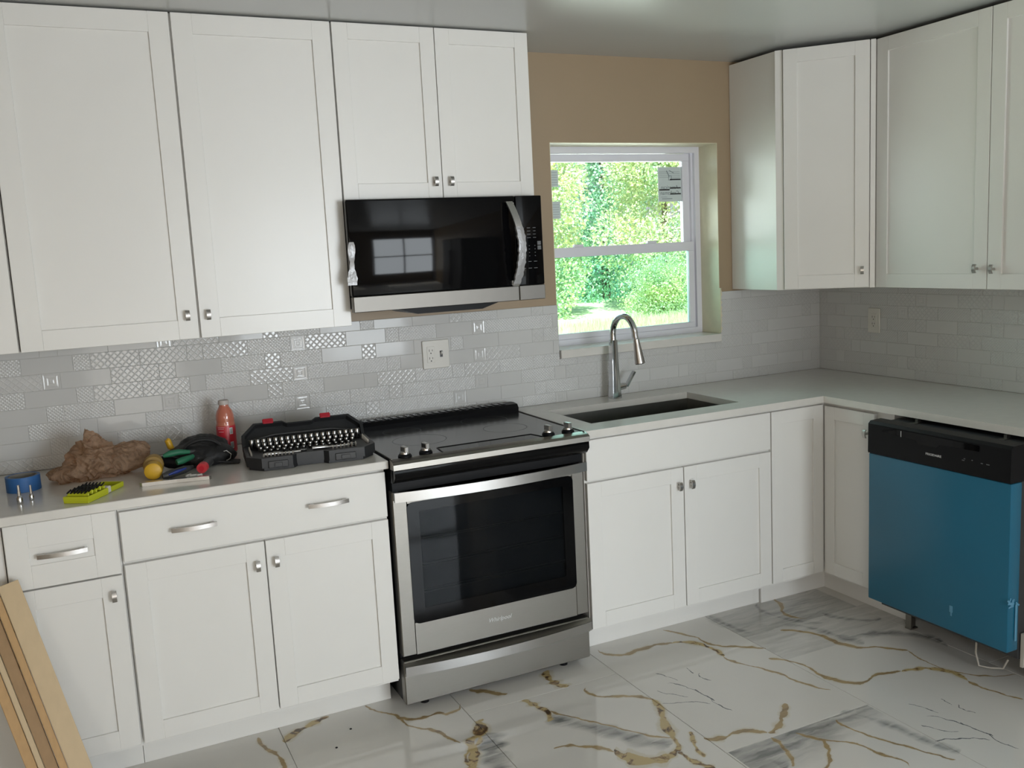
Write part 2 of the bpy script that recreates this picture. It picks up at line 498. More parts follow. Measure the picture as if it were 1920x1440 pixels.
def floormat():
    mt = bpy.data.materials.new('veined_marble_tile')
    mt.use_nodes = True
    nt = mt.node_tree
    b = nt.nodes['Principled BSDF']
    b.inputs['Roughness'].default_value = 0.06
    g = nt.nodes.new('ShaderNodeNewGeometry')
    nz = nt.nodes.new('ShaderNodeTexNoise')
    nz.inputs['Scale'].default_value = 22
    nz.inputs['Detail'].default_value = 5
    nt.links.new(g.outputs['Position'], nz.inputs['Vector'])
    sb = nt.nodes.new('ShaderNodeVectorMath'); sb.operation = 'SUBTRACT'
    nt.links.new(nz.outputs['Color'], sb.inputs[0]); sb.inputs[1].default_value = (0.5, 0.5, 0.5)
    sc = nt.nodes.new('ShaderNodeVectorMath'); sc.operation = 'SCALE'
    nt.links.new(sb.outputs[0], sc.inputs[0]); sc.inputs['Scale'].default_value = 0.028
    ad = nt.nodes.new('ShaderNodeVectorMath'); ad.operation = 'ADD'
    nt.links.new(g.outputs['Position'], ad.inputs[0]); nt.links.new(sc.outputs[0], ad.inputs[1])
    P = ad.outputs[0]
    masks = {'h': None, 'g': None, 'b': None, 's': None, 't': None}
    soft = {'g': 0.003, 'b': 0.004, 's': 0.035, 't': 0.0012}
    for kind, w, pts in VEINS:
        w = w * {'t': 1.5, 'g': 1.5, 'b': 1.35, 's': 1.3}[kind]
        p0, p1 = Vector(pts[0]), Vector(pts[-1])
        d = p1 - p0
        L = d.length
        d = d / L
        nrm = Vector((-d.y, d.x))
        tv = [((Vector(p) - p0).dot(d) / L, (Vector(p) - p0).dot(nrm)) for p in pts]
        tv.sort()
        A = max(0.01, max(abs(v) for _, v in tv) * 1.05)
        def dot(vec, off):
            n = nt.nodes.new('ShaderNodeVectorMath'); n.operation = 'DOT_PRODUCT'
            nt.links.new(P, n.inputs[0]); n.inputs[1].default_value = (vec.x, vec.y, 0)
            return mathn(nt, 'SUBTRACT', n.outputs['Value'], off)
        t = mathn(nt, 'DIVIDE', dot(d, p0.dot(d)), L)
        v = dot(nrm, p0.dot(nrm))
        def curve(pp):
            n = nt.nodes.new('ShaderNodeFloatCurve')
            cm = n.mapping
            c = cm.curves[0]
            c.points[0].location = pp[0]
            c.points[1].location = pp[-1]
            for q in pp[1:-1]:
                c.points.new(*q)
            cm.update()
            nt.links.new(t, n.inputs['Value'])
            return n.outputs[0]
        f = curve([(0.0, 0.5 + 0.5 * tv[0][1] / A)] + [(min(0.985, max(0.015, a)), 0.5 + 0.5 * q / A) for a, q in tv[1:-1]] + [(1.0, 0.5 + 0.5 * tv[-1][1] / A)])
        rnd = random.Random(int(pts[0][0] * 1000))
        wp = [(0, 0), (0.04, 0.6)] + [(a / 8, rnd.uniform(0.35, 1.0)) for a in range(1, 8)] + [(0.96, 0.5), (1, 0)]
        wc = mathn(nt, 'MULTIPLY', curve(wp), w * (1.0 if kind != 'b' else 1.15))
        dist = mathn(nt, 'ABSOLUTE', mathn(nt, 'SUBTRACT', v, mathn(nt, 'MULTIPLY', mathn(nt, 'SUBTRACT', f, 0.5), 2 * A)))
        inside = mathn(nt, 'MULTIPLY', mathn(nt, 'GREATER_THAN', t, 0.0), mathn(nt, 'LESS_THAN', t, 1.0))
        mk = mathn(nt, 'DIVIDE', mathn(nt, 'ADD', mathn(nt, 'SUBTRACT', wc, dist), soft[kind] * 0.5), soft[kind], clamp=True)
        mk = mathn(nt, 'MULTIPLY', mk, inside)
        if kind in 'gb':
            hk = mathn(nt, 'DIVIDE', mathn(nt, 'ADD', mathn(nt, 'SUBTRACT', mathn(nt, 'MULTIPLY', wc, 1.9), dist), .002), .010, clamp=True)
            hk = mathn(nt, 'MULTIPLY', hk, inside)
            masks['h'] = hk if masks['h'] is None else mathn(nt, 'MAXIMUM', masks['h'], hk)
        masks[kind] = mk if masks[kind] is None else mathn(nt, 'MAXIMUM', masks[kind], mk)
    # base: cool white with very soft clouds
    n1 = nt.nodes.new('ShaderNodeTexNoise'); n1.inputs['Scale'].default_value = 2.2; n1.inputs['Detail'].default_value = 3
    nt.links.new(g.outputs['Position'], n1.inputs['Vector'])
    def mix(fac, a, bcol):
        n = nt.nodes.new('ShaderNodeMix'); n.data_type = 'RGBA'
        if isinstance(fac, (int, float)): n.inputs[0].default_value = fac
        else: nt.links.new(fac, n.inputs[0])
        for i, x in ((6, a), (7, bcol)):
            if isinstance(x, tuple): n.inputs[i].default_value = (*x, 1)
            else: nt.links.new(x, n.inputs[i])
        return n.outputs[2]
    base = mix(n1.outputs[0], (0.66, 0.64, 0.595), (0.74, 0.72, 0.675))
    # wispy noise inside the smoky and golden veins
    mp = nt.nodes.new('ShaderNodeMapping'); mp.inputs['Rotation'].default_value = (0, 0, R(-28)); mp.inputs['Scale'].default_value = (1, 7, 1)
    nt.links.new(P, mp.inputs[0])
    n2 = nt.nodes.new('ShaderNodeTexNoise'); n2.inputs['Scale'].default_value = 5; n2.inputs['Detail'].default_value = 6; n2.inputs['Distortion'].default_value = 0.8
    nt.links.new(mp.outputs[0], n2.inputs['Vector'])
    wis = mathn(nt, 'MULTIPLY', mathn(nt, 'SUBTRACT', n2.outputs[0], 0.25), 2.0, clamp=True)
    # grey streaked corners of two tiles
    def zone(x0, y0, dx, dy, k):
        n = nt.nodes.new('ShaderNodeVectorMath'); n.operation = 'DOT_PRODUCT'
        nt.links.new(P, n.inputs[0]); n.inputs[1].default_value = (dx * k, dy * k, 0)
        return mathn(nt, 'SUBTRACT', 0.0, mathn(nt, 'SUBTRACT', n.outputs['Value'], (x0 * dx + y0 * dy) * k), clamp=True)
    def rect(x0, x1, y0, y1):
        s = nt.nodes.new('ShaderNodeSeparateXYZ'); nt.links.new(g.outputs['Position'], s.inputs[0])
        a = mathn(nt, 'MULTIPLY', mathn(nt, 'GREATER_THAN', s.outputs[0], x0), mathn(nt, 'LESS_THAN', s.outputs[0], x1))
        c = mathn(nt, 'MULTIPLY', mathn(nt, 'GREATER_THAN', s.outputs[1], y0), mathn(nt, 'LESS_THAN', s.outputs[1], y1))
        return mathn(nt, 'MULTIPLY', a, c)
    z1 = mathn(nt, 'MULTIPLY', rect(1.395, 2.005, -0.76, 0.0), mathn(nt, 'MULTIPLY', n1.outputs[0], 1.1))
    z2 = mathn(nt, 'MULTIPLY', rect(0.80, 1.39, -2.6, -1.405), zone(1.10, -1.56, 0.25, -1.0, 9.0))
    z3 = mathn(nt, 'MULTIPLY', rect(1.395, 2.6, -1.0, -0.76), 0.35)
    zs = mathn(nt, 'MAXIMUM', mathn(nt, 'MAXIMUM', z1, z2), z3)
    smoke = mathn(nt, 'MULTIPLY', mathn(nt, 'MAXIMUM', masks['s'], zs), mathn(nt, 'ADD', mathn(nt, 'MULTIPLY', wis, 0.95), 0.16))
    col = mix(smoke, base, (0.15, 0.155, 0.15))
    gold = mix(wis, (0.46, 0.32, 0.12), (0.16, 0.085, 0.02))
    col = mix(mathn(nt, 'MULTIPLY', masks['h'], 0.40), col, (0.52, 0.45, 0.27))
    col = mix(mathn(nt, 'MULTIPLY', masks['g'], 0.85), col, gold)
    w3 = nt.nodes.new('ShaderNodeTexNoise'); w3.inputs['Scale'].default_value = 16; w3.inputs['Detail'].default_value = 3; w3.inputs['Distortion'].default_value = 2.0
    nt.links.new(P, w3.inputs['Vector'])
    cr = nt.nodes.new('ShaderNodeValToRGB')
    e = cr.color_ramp.elements
    e[0].position = 0.34; e[0].color = (0.06, 0.035, 0.015, 1)
    e[1].position = 0.50; e[1].color = (0.50, 0.38, 0.17, 1)
    x = e.new(0.41); x.color = (0.20, 0.11, 0.04, 1)
    nt.links.new(w3.outputs[0], cr.inputs[0])
    col = mix(mathn(nt, 'MULTIPLY', masks['b'], 0.95), col, cr.outputs[0])
    col = mix(mathn(nt, 'MULTIPLY', masks['t'], 0.95), col, (0.09, 0.10, 0.11))
    nt.links.new(col, b.inputs['Base Color'])
    return mt
M_floor = floormat()

# ------------------------------------------------------------ the room
XR, CEIL, XLW, YB = 2.53, 2.408, -1.95, -6.5
WX0, WX1, WZ0, WZ1 = 1.013, 1.897, 1.108, 2.038       # kitchen window opening
g = G(); g.box(XLW - .2, XR + .2, YB - .2, 0.2, -0.12, -0.004)
floor = g.done('floor', M_grout, kind='structure')
g = G(); g.box(XLW - .2, XR + .2, YB - .2, 0.2, CEIL, CEIL + .15)
ceiling = g.done('ceiling', M_ceil, kind='structure')
g = G()
g.box(XLW - .2, WX0, 0, .2, 0, CEIL); g.box(WX1, XR + .2, 0, .2, 0, CEIL)
g.box(WX0, WX1, 0, .2, 0, WZ0); g.box(WX0, WX1, 0, .2, WZ1, CEIL)
wall_back = g.done('wall_back', M_tan, kind='structure')
g = G(); g.box(XR, XR + .2, YB, 0, 0, CEIL)
wall_right = g.done('wall_right', M_tan, kind='structure')
g = G()
g.box(XLW - .2, XLW, YB, -5.75, 0, CEIL); g.box(XLW - .2, XLW, -4.65, 0, 0, CEIL)
g.box(XLW - .2, XLW, -5.75, -4.65, 0, .9); g.box(XLW - .2, XLW, -5.75, -4.65, 2.0, CEIL)
wall_left = g.done('wall_left', M_tan, kind='structure')
g = G()
g.box(XLW, -.87, YB - .15, YB, 0, CEIL); g.box(.07, .6, YB - .15, YB, 0, CEIL); g.box(2.49, XR, YB - .15, YB, 0, CEIL)
g.box(.6, 2.49, YB - .15, YB, 0, .42); g.box(.6, 2.49, YB - .15, YB, 2.08, CEIL); g.box(-.87, .07, YB - .15, YB, 2.05, CEIL)
wall_front = g.done('wall_front', M_tan, kind='structure')
def frame(name, x0, x1, z0, z1, y, w, d, mat, ax='y'):
    g = G()
    if ax == 'y':
        g.box(x0, x1, y, y + d, z1 - w, z1); g.box(x0, x1, y, y + d, z0, z0 + w)
        g.box(x0, x0 + w, y, y + d, z0 + w, z1 - w); g.box(x1 - w, x1, y, y + d, z0 + w, z1 - w)
    else:
        g.box(y, y + d, x0, x1, z1 - w, z1); g.box(y, y + d, x0, x1, z0, z0 + w)
        g.box(y, y + d, x0, x0 + w, z0 + w, z1 - w); g.box(y, y + d, x1 - w, x1, z0 + w, z1 - w)
    return g
frame('window_2', .6, 2.49, .42, 2.08, YB - .03, .05, .22, M_vinyl).box(1.52, 1.57, YB + .10, YB + .19, .47, 2.03).box(.65, 2.44, YB + .10, YB + .19, 1.22, 1.27).done('window_2', M_vinyl, kind='structure')
frame('door_1', -.87, .07, 0, 2.05, YB - .03, .05, .22, M_vinyl).box(-.82, .02, YB + .10, YB + .19, .95, 1.02).done('door_1', M_vinyl, kind='structure')
frame('window_3', -5.75, -4.65, .9, 2.0, XLW - .05, .07, .07, M_vinyl, 'x').done('window_3', M_vinyl, kind='structure')

# floor tiles, 60 x 120 cm, set half a tile apart
tm = None
for i in range(-6, 5):
    x0 = 0.188 + 0.605 * i
    y0 = -0.76 if i % 2 == 0 else -1.402
    for k in range(-1, 5):
        ya_, yb_ = y0 + 1.283 - 1.283 * (k + 1), y0 + 1.283 - 1.283 * k
        a, b_ = max(ya_, YB), min(yb_, 0)
        xa, xb = max(x0, XLW), min(x0 + .605, XR)
        if b_ - a < .02 or xb - xa < .02:
            continue
        t_ = G(); t_.box(xa + .001, xb - .001, a + .001, b_ - .001, -.010, 0, .0006)
        t_.done('tile', M_floor, floor)

# ------------------------------------------------------------ wall tiles
_tc = {}
ZC_ = .9145
def tile_mesh(w, h, kind):
    key = (round(w, 4), round(h, 4), kind)
    if key not in _tc:
        g = G()
        a, c, e = w / 2, h / 2, min(.0012, w / 4, h / 4)
        d = .008
        r1 = g.ring([(-a, 0, -c), (a, 0, -c), (a, 0, c), (-a, 0, c)])
        r2 = g.ring([(-a, -d + .0008, -c), (a, -d + .0008, -c), (a, -d + .0008, c), (-a, -d + .0008, c)])
        r3 = g.ring([(-a + e, -d, -c + e), (a - e, -d, -c + e), (a - e, -d, c - e), (-a + e, -d, c - e)])
        g.skin([r1, r2, r3])
        bmesh.ops.recalc_face_normals(g.bm, faces=g.bm.faces[:])
        me = bpy.data.meshes.new('tile')
        g.bm.to_mesh(me); g.bm.free()
        me.materials.append(M_tile[kind])
        _tc[key] = me
    return _tc[key]
rnd = random.Random(5)
LONG, SM, ROW, PER = .1625, .0565, .0577, .3815
offs = [-.542, -.643]
fixed = {(0, -.868): 'lattice', (0, -.709): 'lattice', (0, -.542): 'lattice', (0, -.486): 'lattice', (0, -.925): 'dots', (0, -.324): 'dots',
         (1, -.804): 'lattice', (1, -.643): 'lattice', (1, -.586): 'plain', (1, -.424): 'dots', (1, -.96): 'plain',
         (2, -.705): 'lattice', (2, -.868): 'lattice', (2, -.542): 'plain', (2, -.486): 'dots', (2, -.925): 'dots', (2, -.324): 'lattice',
         (3, -.643): 'square', (3, -.586): 'dots', (3, -.804): 'plain', (3, -.96): 'dots', (3, -.424): 'plain',
         (4, -.705): 'dots', (4, -.542): 'dots', (4, -.868): 'plain', (4, -.486): 'dots'}
def put_tile(wall, along, z, w, h, kind):
    o = bpy.data.objects.new('tile', tile_mesh(w - .0008, h - .0008, kind))
    C.objects.link(o)
    o.parent = wall
    if wall is wall_back:
        o.location = (along, 0, z)
    else:
        o.location = (XR, -along, z)
        o.rotation_euler = (0, 0, -pi / 2)
def run(wall, a0, a1, ztop_fn, cut):
    for row in range(-1, 8):
        zt = 1.3072 - ROW * row
        zb = max(zt - ROW, .914)
        zt = min(zt, ztop_fn)
        if zt - zb < .008:
            continue
        s = offs[row % 2]
        k = int((a0 - s) / PER) - 2
        while True:
            base = s + k * PER
            if base > a1:
                break
            for st, w in ((base, SM), (base + SM, LONG), (base + SM + LONG, LONG)):
                kind = None
                if wall is wall_back:
                    for (fr, fx), fk in fixed.items():
                        if fr == row and abs(fx - st) < .02:
                            kind = fk
                if kind is None:
                    kind = rnd.choice(['plain', 'plain', 'dots', 'lattice', 'dots']) if w > .1 else rnd.choice(['plain', 'dots', 'square', 'lattice'])
                x0, x1 = max(st, a0), min(st + w, a1)
                if x1 - x0 < .006:
                    continue
                pcs = [(x0, x1, zb, zt)]
                if cut:
                    cx0, cx1, cz = cut
                    if x1 > cx0 and x0 < cx1 and zt > cz:
                        pcs = []
                        if x0 < cx0: pcs.append((x0, cx0, zb, zt))
                        if x1 > cx1: pcs.append((cx1, x1, zb, zt))
                        if zb < cz - .008: pcs.append((max(x0, cx0), min(x1, cx1), zb, cz))
                for p in pcs:
                    if p[1] - p[0] > .005:
                        put_tile(wall, (p[0] + p[1]) / 2, (p[2] + p[3]) / 2, p[1] - p[0], p[3] - p[2], kind)
            k += 1
g = G(); g.box(-1.6, WX0, -.0062, 0, ZC_, 1.344); g.box(WX1, XR, -.0062, 0, ZC_, 1.344); g.box(WX0, WX1, -.0062, 0, ZC_, 1.106)
g.done('grout_bed', M_grout, wall_back)
g = G(); g.box(XR - .0062, XR, -1.95, -.0062, ZC_, 1.351); g.done('grout_bed', M_grout, wall_right)
run(wall_back, -1.35, XR, 1.345, (WX0, WX1, 1.107))
run(wall_right, .008, 1.95, 1.352, None)

# ------------------------------------------------------------ kitchen window (window_1)
g = G()
yf = .135
g.box(WX0, WX1, yf, .2, WZ1 - .028, WZ1); g.box(WX0, WX1, yf, .2, 1.145, 1.172)
g.box(WX0, WX0 + .030, yf, .2, 1.172, WZ1 - .028); g.box(WX1 - .028, WX1, yf, .2, 1.172, WZ1 - .028)
g.box(WX1 - .040, WX1 - .028, yf + .016, .2, 1.172, WZ1 - .028)
win = g.done('window_1', M_vinyl, kind='structure')
def sash(x0, x1, z0, z1, y0, y1, w, wt, wb):
    g = G()
    g.box(x0, x1, y0, y1, z1 - wt, z1, .002); g.box(x0, x1, y0, y1, z0, z0 + wb, .002)
    g.box(x0, x0 + w, y0, y1, z0 + wb, z1 - wt, .002); g.box(x1 - w, x1, y0, y1, z0 + wb, z1 - wt, .002)
    return g
sx0, sx1 = WX0 + .030, WX1 - .038
us = sash(sx0, sx1, 1.555, WZ1 - .03, .165, .19, .040, .034, .030).done('upper_sash', M_vinyl, win)
ls = sash(sx0, sx1, 1.172, 1.590, .140, .163, .030, .044, .026)
for kx in (1.22, 1.62):
    ls.box(kx - .025, kx + .025, .143, .160, 1.590, 1.602, .002)
ls = ls.done('lower_sash', M_vinyl, win)
g = G(); g.box(sx0 + .038, sx1 - .038, .177, .179, 1.583, WZ1 - .062); g.done('pane', M_glass, us)
g = G(); g.box(sx0 + .028, sx1 - .028, .151, .153, 1.196, 1.548); g.done('pane', M_glass2, ls)
# plastered reveal and stone sill
g = G()
g.box(WX1 - .0005, WX1 + .002, -.001, yf, 1.145, WZ1); g.box(WX0 - .002, WX0 + .0005, -.001, yf, 1.145, WZ1)
g.box(WX0, WX1, -.001, yf, WZ1 - .001, WZ1 + .002)
g.done('reveal', M_reveal, win)
g = G(); g.box(WX0 + .002, WX1 - .004, -.022, .15, 1.108, 1.145, .002)
g.done('window_sill', M_quartz, win)
# ragged edge of plaster against the tiles
g = G()
prev = None
for i in range(17):
    z = 1.15 + i * .0125
    w = .004 + .006 * rnd.random()
    g.box(WX1 - .001, WX1 + w, -.010, 0, z, z + .0125)
g.done('plaster_edge', M_reveal, win)

# paper stickers on the glass
st = thing('paper_sticker', 'white printed paper sticker in the upper right corner of the window glass', 'sticker', (1.765, .1765, 1.77))
g = G(); g.box(1.685, 1.822, .1755, .1768, 1.785, 1.948)
g.done('paper', M_paper, st)
Mt = lambda x, z: Matrix.Translation((x, .1752, z)) @ Matrix.Rotation(pi / 2, 4, 'X')
text('lettering', 'American', .026, Mt(1.750, 1.852), M_greyink, st, sx=-1.0)
text('lettering', 'Craftsman', .026, Mt(1.750, 1.826), M_greyink, st, sx=-1.0)
for x0, x1, z, h in ((1.753, 1.815, 1.886, .006), (1.753, 1.815, 1.846, .006), (1.753, 1.815, 1.818, .006), (1.690, 1.750, 1.838, .006)):
    G().box(x0, x1, .1742, .1750, z, z + h).done('black_bar', M_ink, st)
g = G()
for z in (1.925, 1.916, 1.907, 1.899):
    g.box(1.692, 1.812, .1750, .1754, z, z + .0012)
g.obox(Matrix.Translation((1.742, .1748, 1.917)) @ Matrix.Rotation(R(-30), 4, 'Y'), .004, .0008, .032)
g.obox(Matrix.Translation((1.762, .1748, 1.926)) @ Matrix.Rotation(R(25), 4, 'Y'), .030, .0008, .003)
g.box(1.745, 1.763, .1745, .1752, 1.885, 1.887); g.box(1.745, 1.763, .1745, .1752, 1.905, 1.907)
g.box(1.745, 1.747, .1745, .1752, 1.885, 1.907); g.box(1.761, 1.763, .1745, .1752, 1.885, 1.907)
g.box(1.700, 1.735, .1748, .1753, 1.806, 1.8075); g.box(1.705, 1.765, .1748, .1753, 1.797, 1.800)
g.done('line_drawing', M_greyink, st, kind='stuff')
st = thing('paper_sticker', 'white paper sticker with fine print at the left edge of the window glass', 'sticker', (1.115, .1765, 1.88))
g = G(); g.box(1.083, 1.143, .1755, .1768, 1.865, 1.940); g.done('paper', M_paper, st)
g = G()
for i in range(6):
    g.box(1.088, 1.138, .1750, .1754, 1.873 + .011 * i, 1.8745 + .011 * i)
g.done('fine_print', M_greyink, st, kind='stuff')
st = thing('paper_sticker', 'second paper sticker below the small left one on the window glass', 'sticker', (1.115, .1765, 1.75))
g = G(); g.box(1.083, 1.148, .1755, .1768, 1.722, 1.800); g.box(1.083, 1.108, .1755, .1768, 1.800, 1.862); g.done('paper', M_paper, st)
g = G()
for i in range(6):
    g.box(1.088, 1.142, .1750, .1754, 1.730 + .011 * i, 1.7312 + .011 * i)
g.done('fine_print', M_greyink, st, kind='stuff')

# ------------------------------------------------------------ cabinets
def knob(M, parent, x, z):
    """small arched knob; local frame: x along the door, z up, front is -y at y=-.02"""
    g = G(M)
    g.cyl((x, -.02, z), (x, -.037, z), .0055, .0045, 12)
    pts = []
    for i in range(9):
        a = -1 + 2 * i / 8
        pts.append((x - 0, -.042 + .006 * a * a, z + .017 * a))
    rings = []
    for p in pts:
        rings.append(g.ring([(p[0] - .0068, p[1] - .003, p[2]), (p[0] + .0068, p[1] - .003, p[2]), (p[0] + .0068, p[1] + .003, p[2]), (p[0] - .0068, p[1] + .003, p[2])]))
    g.skin(rings)
    return g.done('knob', M_nickel, parent, smooth=True, angle=30)
def pull(M, parent, x, z, L=.135):
    g = G(M)
    rings = []
    for i in range(13):
        a = -1 + 2 * i / 12
        yy = -.047 + .010 * a * a
        xx = x + a * L / 2
        rings.append(g.ring([(xx, yy - .0035, z - .0065), (xx, yy - .0035, z + .0065), (xx, yy + .0035, z + .0065), (xx, yy + .0035, z - .0065)]))
    g.skin(rings)
    for s in (-1, 1):
        g.box(x + s * L * .40 - .006, x + s * L * .40 + .006, -.041, -.019, z - .005, z + .005)
    return g.done('pull_handle', M_nickel, parent, smooth=True, angle=30)
def shaker(cab, M, x0, x1, z0, z1, st=.060, kx=None, kz=None, name='door', top=None):
    g = G(M)
    b = .0009
    tp = top or st
    g.box(x0, x0 + st, -.02, 0, z0, z1, b); g.box(x1 - st, x1, -.02, 0, z0, z1, b)
    g.box(x0 + st, x1 - st, -.02, 0, z0, z0 + st, b); g.box(x0 + st, x1 - st, -.02, 0, z1 - tp, z1, b)
    d = g.done(name, M_white, cab)
    g = G(M); g.box(x0 + st - .002, x1 - st + .002, -.0125, -.004, z0 + st - .002, z1 - tp + .002)
    g.done('panel', M_white, d)
    if kx is not None:
        knob(M, d, kx, kz)
    return d
def slab(cab, M, x0, x1, z0, z1):
    g = G(M); g.box(x0, x1, -.02, 0, z0, z1, .0012)
    return g.done('drawer_front', M_white, cab)
FB = T(0, -.61, 0)          # base fronts: door faces at y = -.63
ZB, ZDT = .130, .873

def base(label, x0, x1, toe=True, toe_y=-.50, box_z1=.880):
    t = thing('base_cabinet', label, 'cabinet', ((x0 + x1) / 2, -.3, 0))
    g = G(); g.box(x0 + .0005, x1 - .0005, -.61, -.004, .115, box_z1)
    g.done('carcass', M_white, t)
    if toe:
        g = G(); g.box(x0 + .0005, x1 - .0005, toe_y, toe_y + .015, .0005, .128)
        g.done('toe_kick', M_white, t)
    return t
# narrow cabinet at the far left
c = base('narrow white base cabinet at the far left, one short drawer over one door', -1.158, -.850)
d = slab(c, FB, -1.155, -1.094, .685, .881)
G(FB).box(-.922, -.8555, -.02, 0, .685, .881, .0009).done('drawer_stile', M_white, d)
g = G(FB); g.box(-1.094, -.922, -.0198, 0, .807, .881, .0009); g.box(-1.094, -.922, -.0198, 0, .685, .754, .0009)
g.done('drawer_rail', M_white, d)
G(FB).box(-1.095, -.921, -.016, -.004, .753, .808).done('panel', M_white, d)
pull(T(0, -.606, 0), d, -1.008, .781, .135)
shaker(c, FB, -1.155, -.8555, ZB, .680, .060, -.884, .622)
# wide drawer cabinet left of the range
c = base('wide white base cabinet between the narrow one and the range, broad drawer over two doors', -.8495, -.009)
d = slab(c, FB, -.846, -.012, .717, ZDT)
pull(FB, d, -.637, .795); pull(FB, d, -.214, .800)
shaker(c, FB, -.846, -.4295, ZB, .707, .060, -.457, .632)
shaker(c, FB, -.4255, -.012, ZB, .707, .060, -.397, .636)
# sink cabinet
c = thing('base_cabinet', 'white sink base cabinet under the faucet, false drawer front over two doors', 'cabinet', (1.21, -.3, 0))
g = G(); g.box(.7695, .785, -.61, -.004, .115, .880); g.box(1.642, 1.6575, -.61, -.004, .115, .880)
g.box(.785, 1.642, -.61, -.595, .115, .880); g.box(.785, 1.642, -.595, -.004, .115, .13)
g.done('carcass', M_white, c)
G().box(.7695, 1.6575, -.503, -.488, .0005, .128).done('toe_kick', M_white, c)
slab(c, FB, .772, 1.655, .717, ZDT)
shaker(c, FB, .772, 1.2115, ZB, .707, .060, 1.186, .635)
shaker(c, FB, 1.2155, 1.655, ZB, .707, .060, 1.245, .635)
# blind corner cabinet: narrow door facing forward, and the return door
c = thing('corner_base_cabinet', 'white corner base cabinet with tall doors on both sides of the inner corner', 'cabinet', (2.1, -.3, 0))
g = G(); g.box(1.659, XR - .003, -.61, -.004, .115, .880); g.box(1.967, XR - .003, -.990, -.61, .115, .880)
g.done('carcass', M_white, c)
G().box(1.658, 1.690, -.503, -.488, .0005, .128).done('toe_kick', M_white, c)
G().box(1.693, 2.06, -.515, -.500, .0005, .134).done('toe_kick', M_white, c)
G().box(2.06, 2.075, -.990, -.5005, .0005, .128).done('toe_kick', M_white, c)
shaker(c, FB, 1.661, 1.944, ZB, ZDT, .055)
FR = T(1.967, 0, 0, -pi / 2)     # local x runs towards -y, front faces -x
shaker(c, FR, .634, .905, ZB, ZDT - .004, .055, .872, .785)
# wall cabinets on the back wall
ZU, ZT = 1.353, 2.403
FU = T(0, -.31, 0)
def upper(label, x0, x1, z0, z1):
    t = thing('wall_cabinet', label, 'cabinet', ((x0 + x1) / 2, 0, z0))
    G().box(x0 + .0005, x1 - .0005, -.31, -.002, z0, z1, .0008).done('carcass', M_white, t)
    return t
c = upper('white wall cabinet cut by the left edge of the photo', -1.62, -1.0665, ZU, ZT)
shaker(c, FU, -1.617, -1.0695, ZU, ZT - .001, .064)
c = upper('wide two-door white wall cabinet above the tool-strewn counter', -1.0655, -.0015, ZU, ZT)
shaker(c, FU, -1.063, -.5285, ZU, ZT - .001, .064, -.562, 1.432)
shaker(c, FU, -.522, -.003, ZU, ZT - .001, .064, -.495, 1.430)
c = upper('short two-door white wall cabinet directly above the microwave', .0, .7605, 1.797, ZT)
shaker(c, FU, .003, .379, 1.798, ZT - .001, .055, .350, 1.856)
shaker(c, FU, .382, .758, 1.798, ZT - .001, .055, .412, 1.856)
# diagonal corner wall cabinet
ZT2 = 2.391
c = thing('corner_wall_cabinet', 'white diagonal corner wall cabinet right of the window, one tall door', 'cabinet', (2.25, -.2, ZU))
p0, p1 = Vector((1.977, -.320)), Vector((2.250, -.612))
g = G(); g.prism([(1.975, -.003), (1.975, -.318), (1.985, -.322), (2.255, -.600), (2.270, -.612), (XR - .003, -.612), (XR - .003, -.003)], 'z', ZU, ZT2)
g.done('carcass', M_white, c)
ang = math.atan2(p1.y - p0.y, p1.x - p0.x)
L = (p1 - p0).length
FD = Matrix.Translation((p0.x, p0.y, 0)) @ Matrix.Rotation(ang, 4, 'Z') @ Matrix.Translation((0, -.001, 0))
g = G(FD); g.box(-.005, .026, -.006, .012, ZU, ZT2); g.box(L - .014, L + .006, -.006, .012, ZU, ZT2)
g.done('face_frame', M_white, c)
shaker(c, FD, .030, L - .018, ZU + .004, ZT2 - .002, .058, L - .045, 1.430)
# right wall cabinet
c = thing('wall_cabinet', 'two-door white wall cabinet on the right wall above the dishwasher', 'cabinet', (2.4, -1.2, ZU))
G().box(2.274, XR - .003, -1.71, -.614, ZU, ZT2, .0008).done('carcass', M_white, c)
FRU = T(2.274, 0, 0, -pi / 2)
shaker(c, FRU, .622, 1.160, ZU, ZT2 - .002, .058, 1.120, 1.432)
shaker(c, FRU, 1.164, 1.706, ZU, ZT2 - .002, .058, 1.192, 1.430)

# ------------------------------------------------------------ countertops, sink, faucet
ZC, CT = .914, .028
g = G(); g.box(-1.62, -.003, -.650, -.0085, ZC - CT, ZC, .002)
t = g.done('countertop', M_quartz, loc=(-.8, -.3, ZC - CT), label='pale quartz countertop slab left of the range, holding the tools', category='countertop')
# end support under the left overhang
c = base('base cabinet cut by the left photo edge under the end of the countertop', -1.60, -1.1595)
# L-shaped slab with the sink cut-out
g = G()
outer = [(.758, -.0085), (.758, -.650), (1.927, -.650), (1.927, -1.95), (XR - .0085, -1.95), (XR - .0085, -.0085)]
hx0, hx1, hy0, hy1 = .857, 1.576, -.530, -.165
for z in (ZC - CT, ZC):
    vo = g.ring([(x, y, z) for x, y in outer])
    vh = g.ring([(hx0, hy0, z), (hx1, hy0, z), (hx1, hy1, z), (hx0, hy1, z)])
    fs = [(vo[0], vo[1], vh[0], vh[3]), (vo[1], vo[2], vh[1], vh[0]), (vo[2], vo[5], vh[2], vh[1]), (vo[5], vo[0], vh[3], vh[2]), (vo[2], vo[3], vo[4], vo[5])]
    for f in fs: g.bm.faces.new(f)
    if z == ZC - CT: lo, lh = vo, vh
for a, b_ in ((lo, vo), (lh, vh)):
    n = len(a)
    for i in range(n):
        g.bm.faces.new((a[i], a[(i + 1) % n], b_[(i + 1) % n], b_[i]))
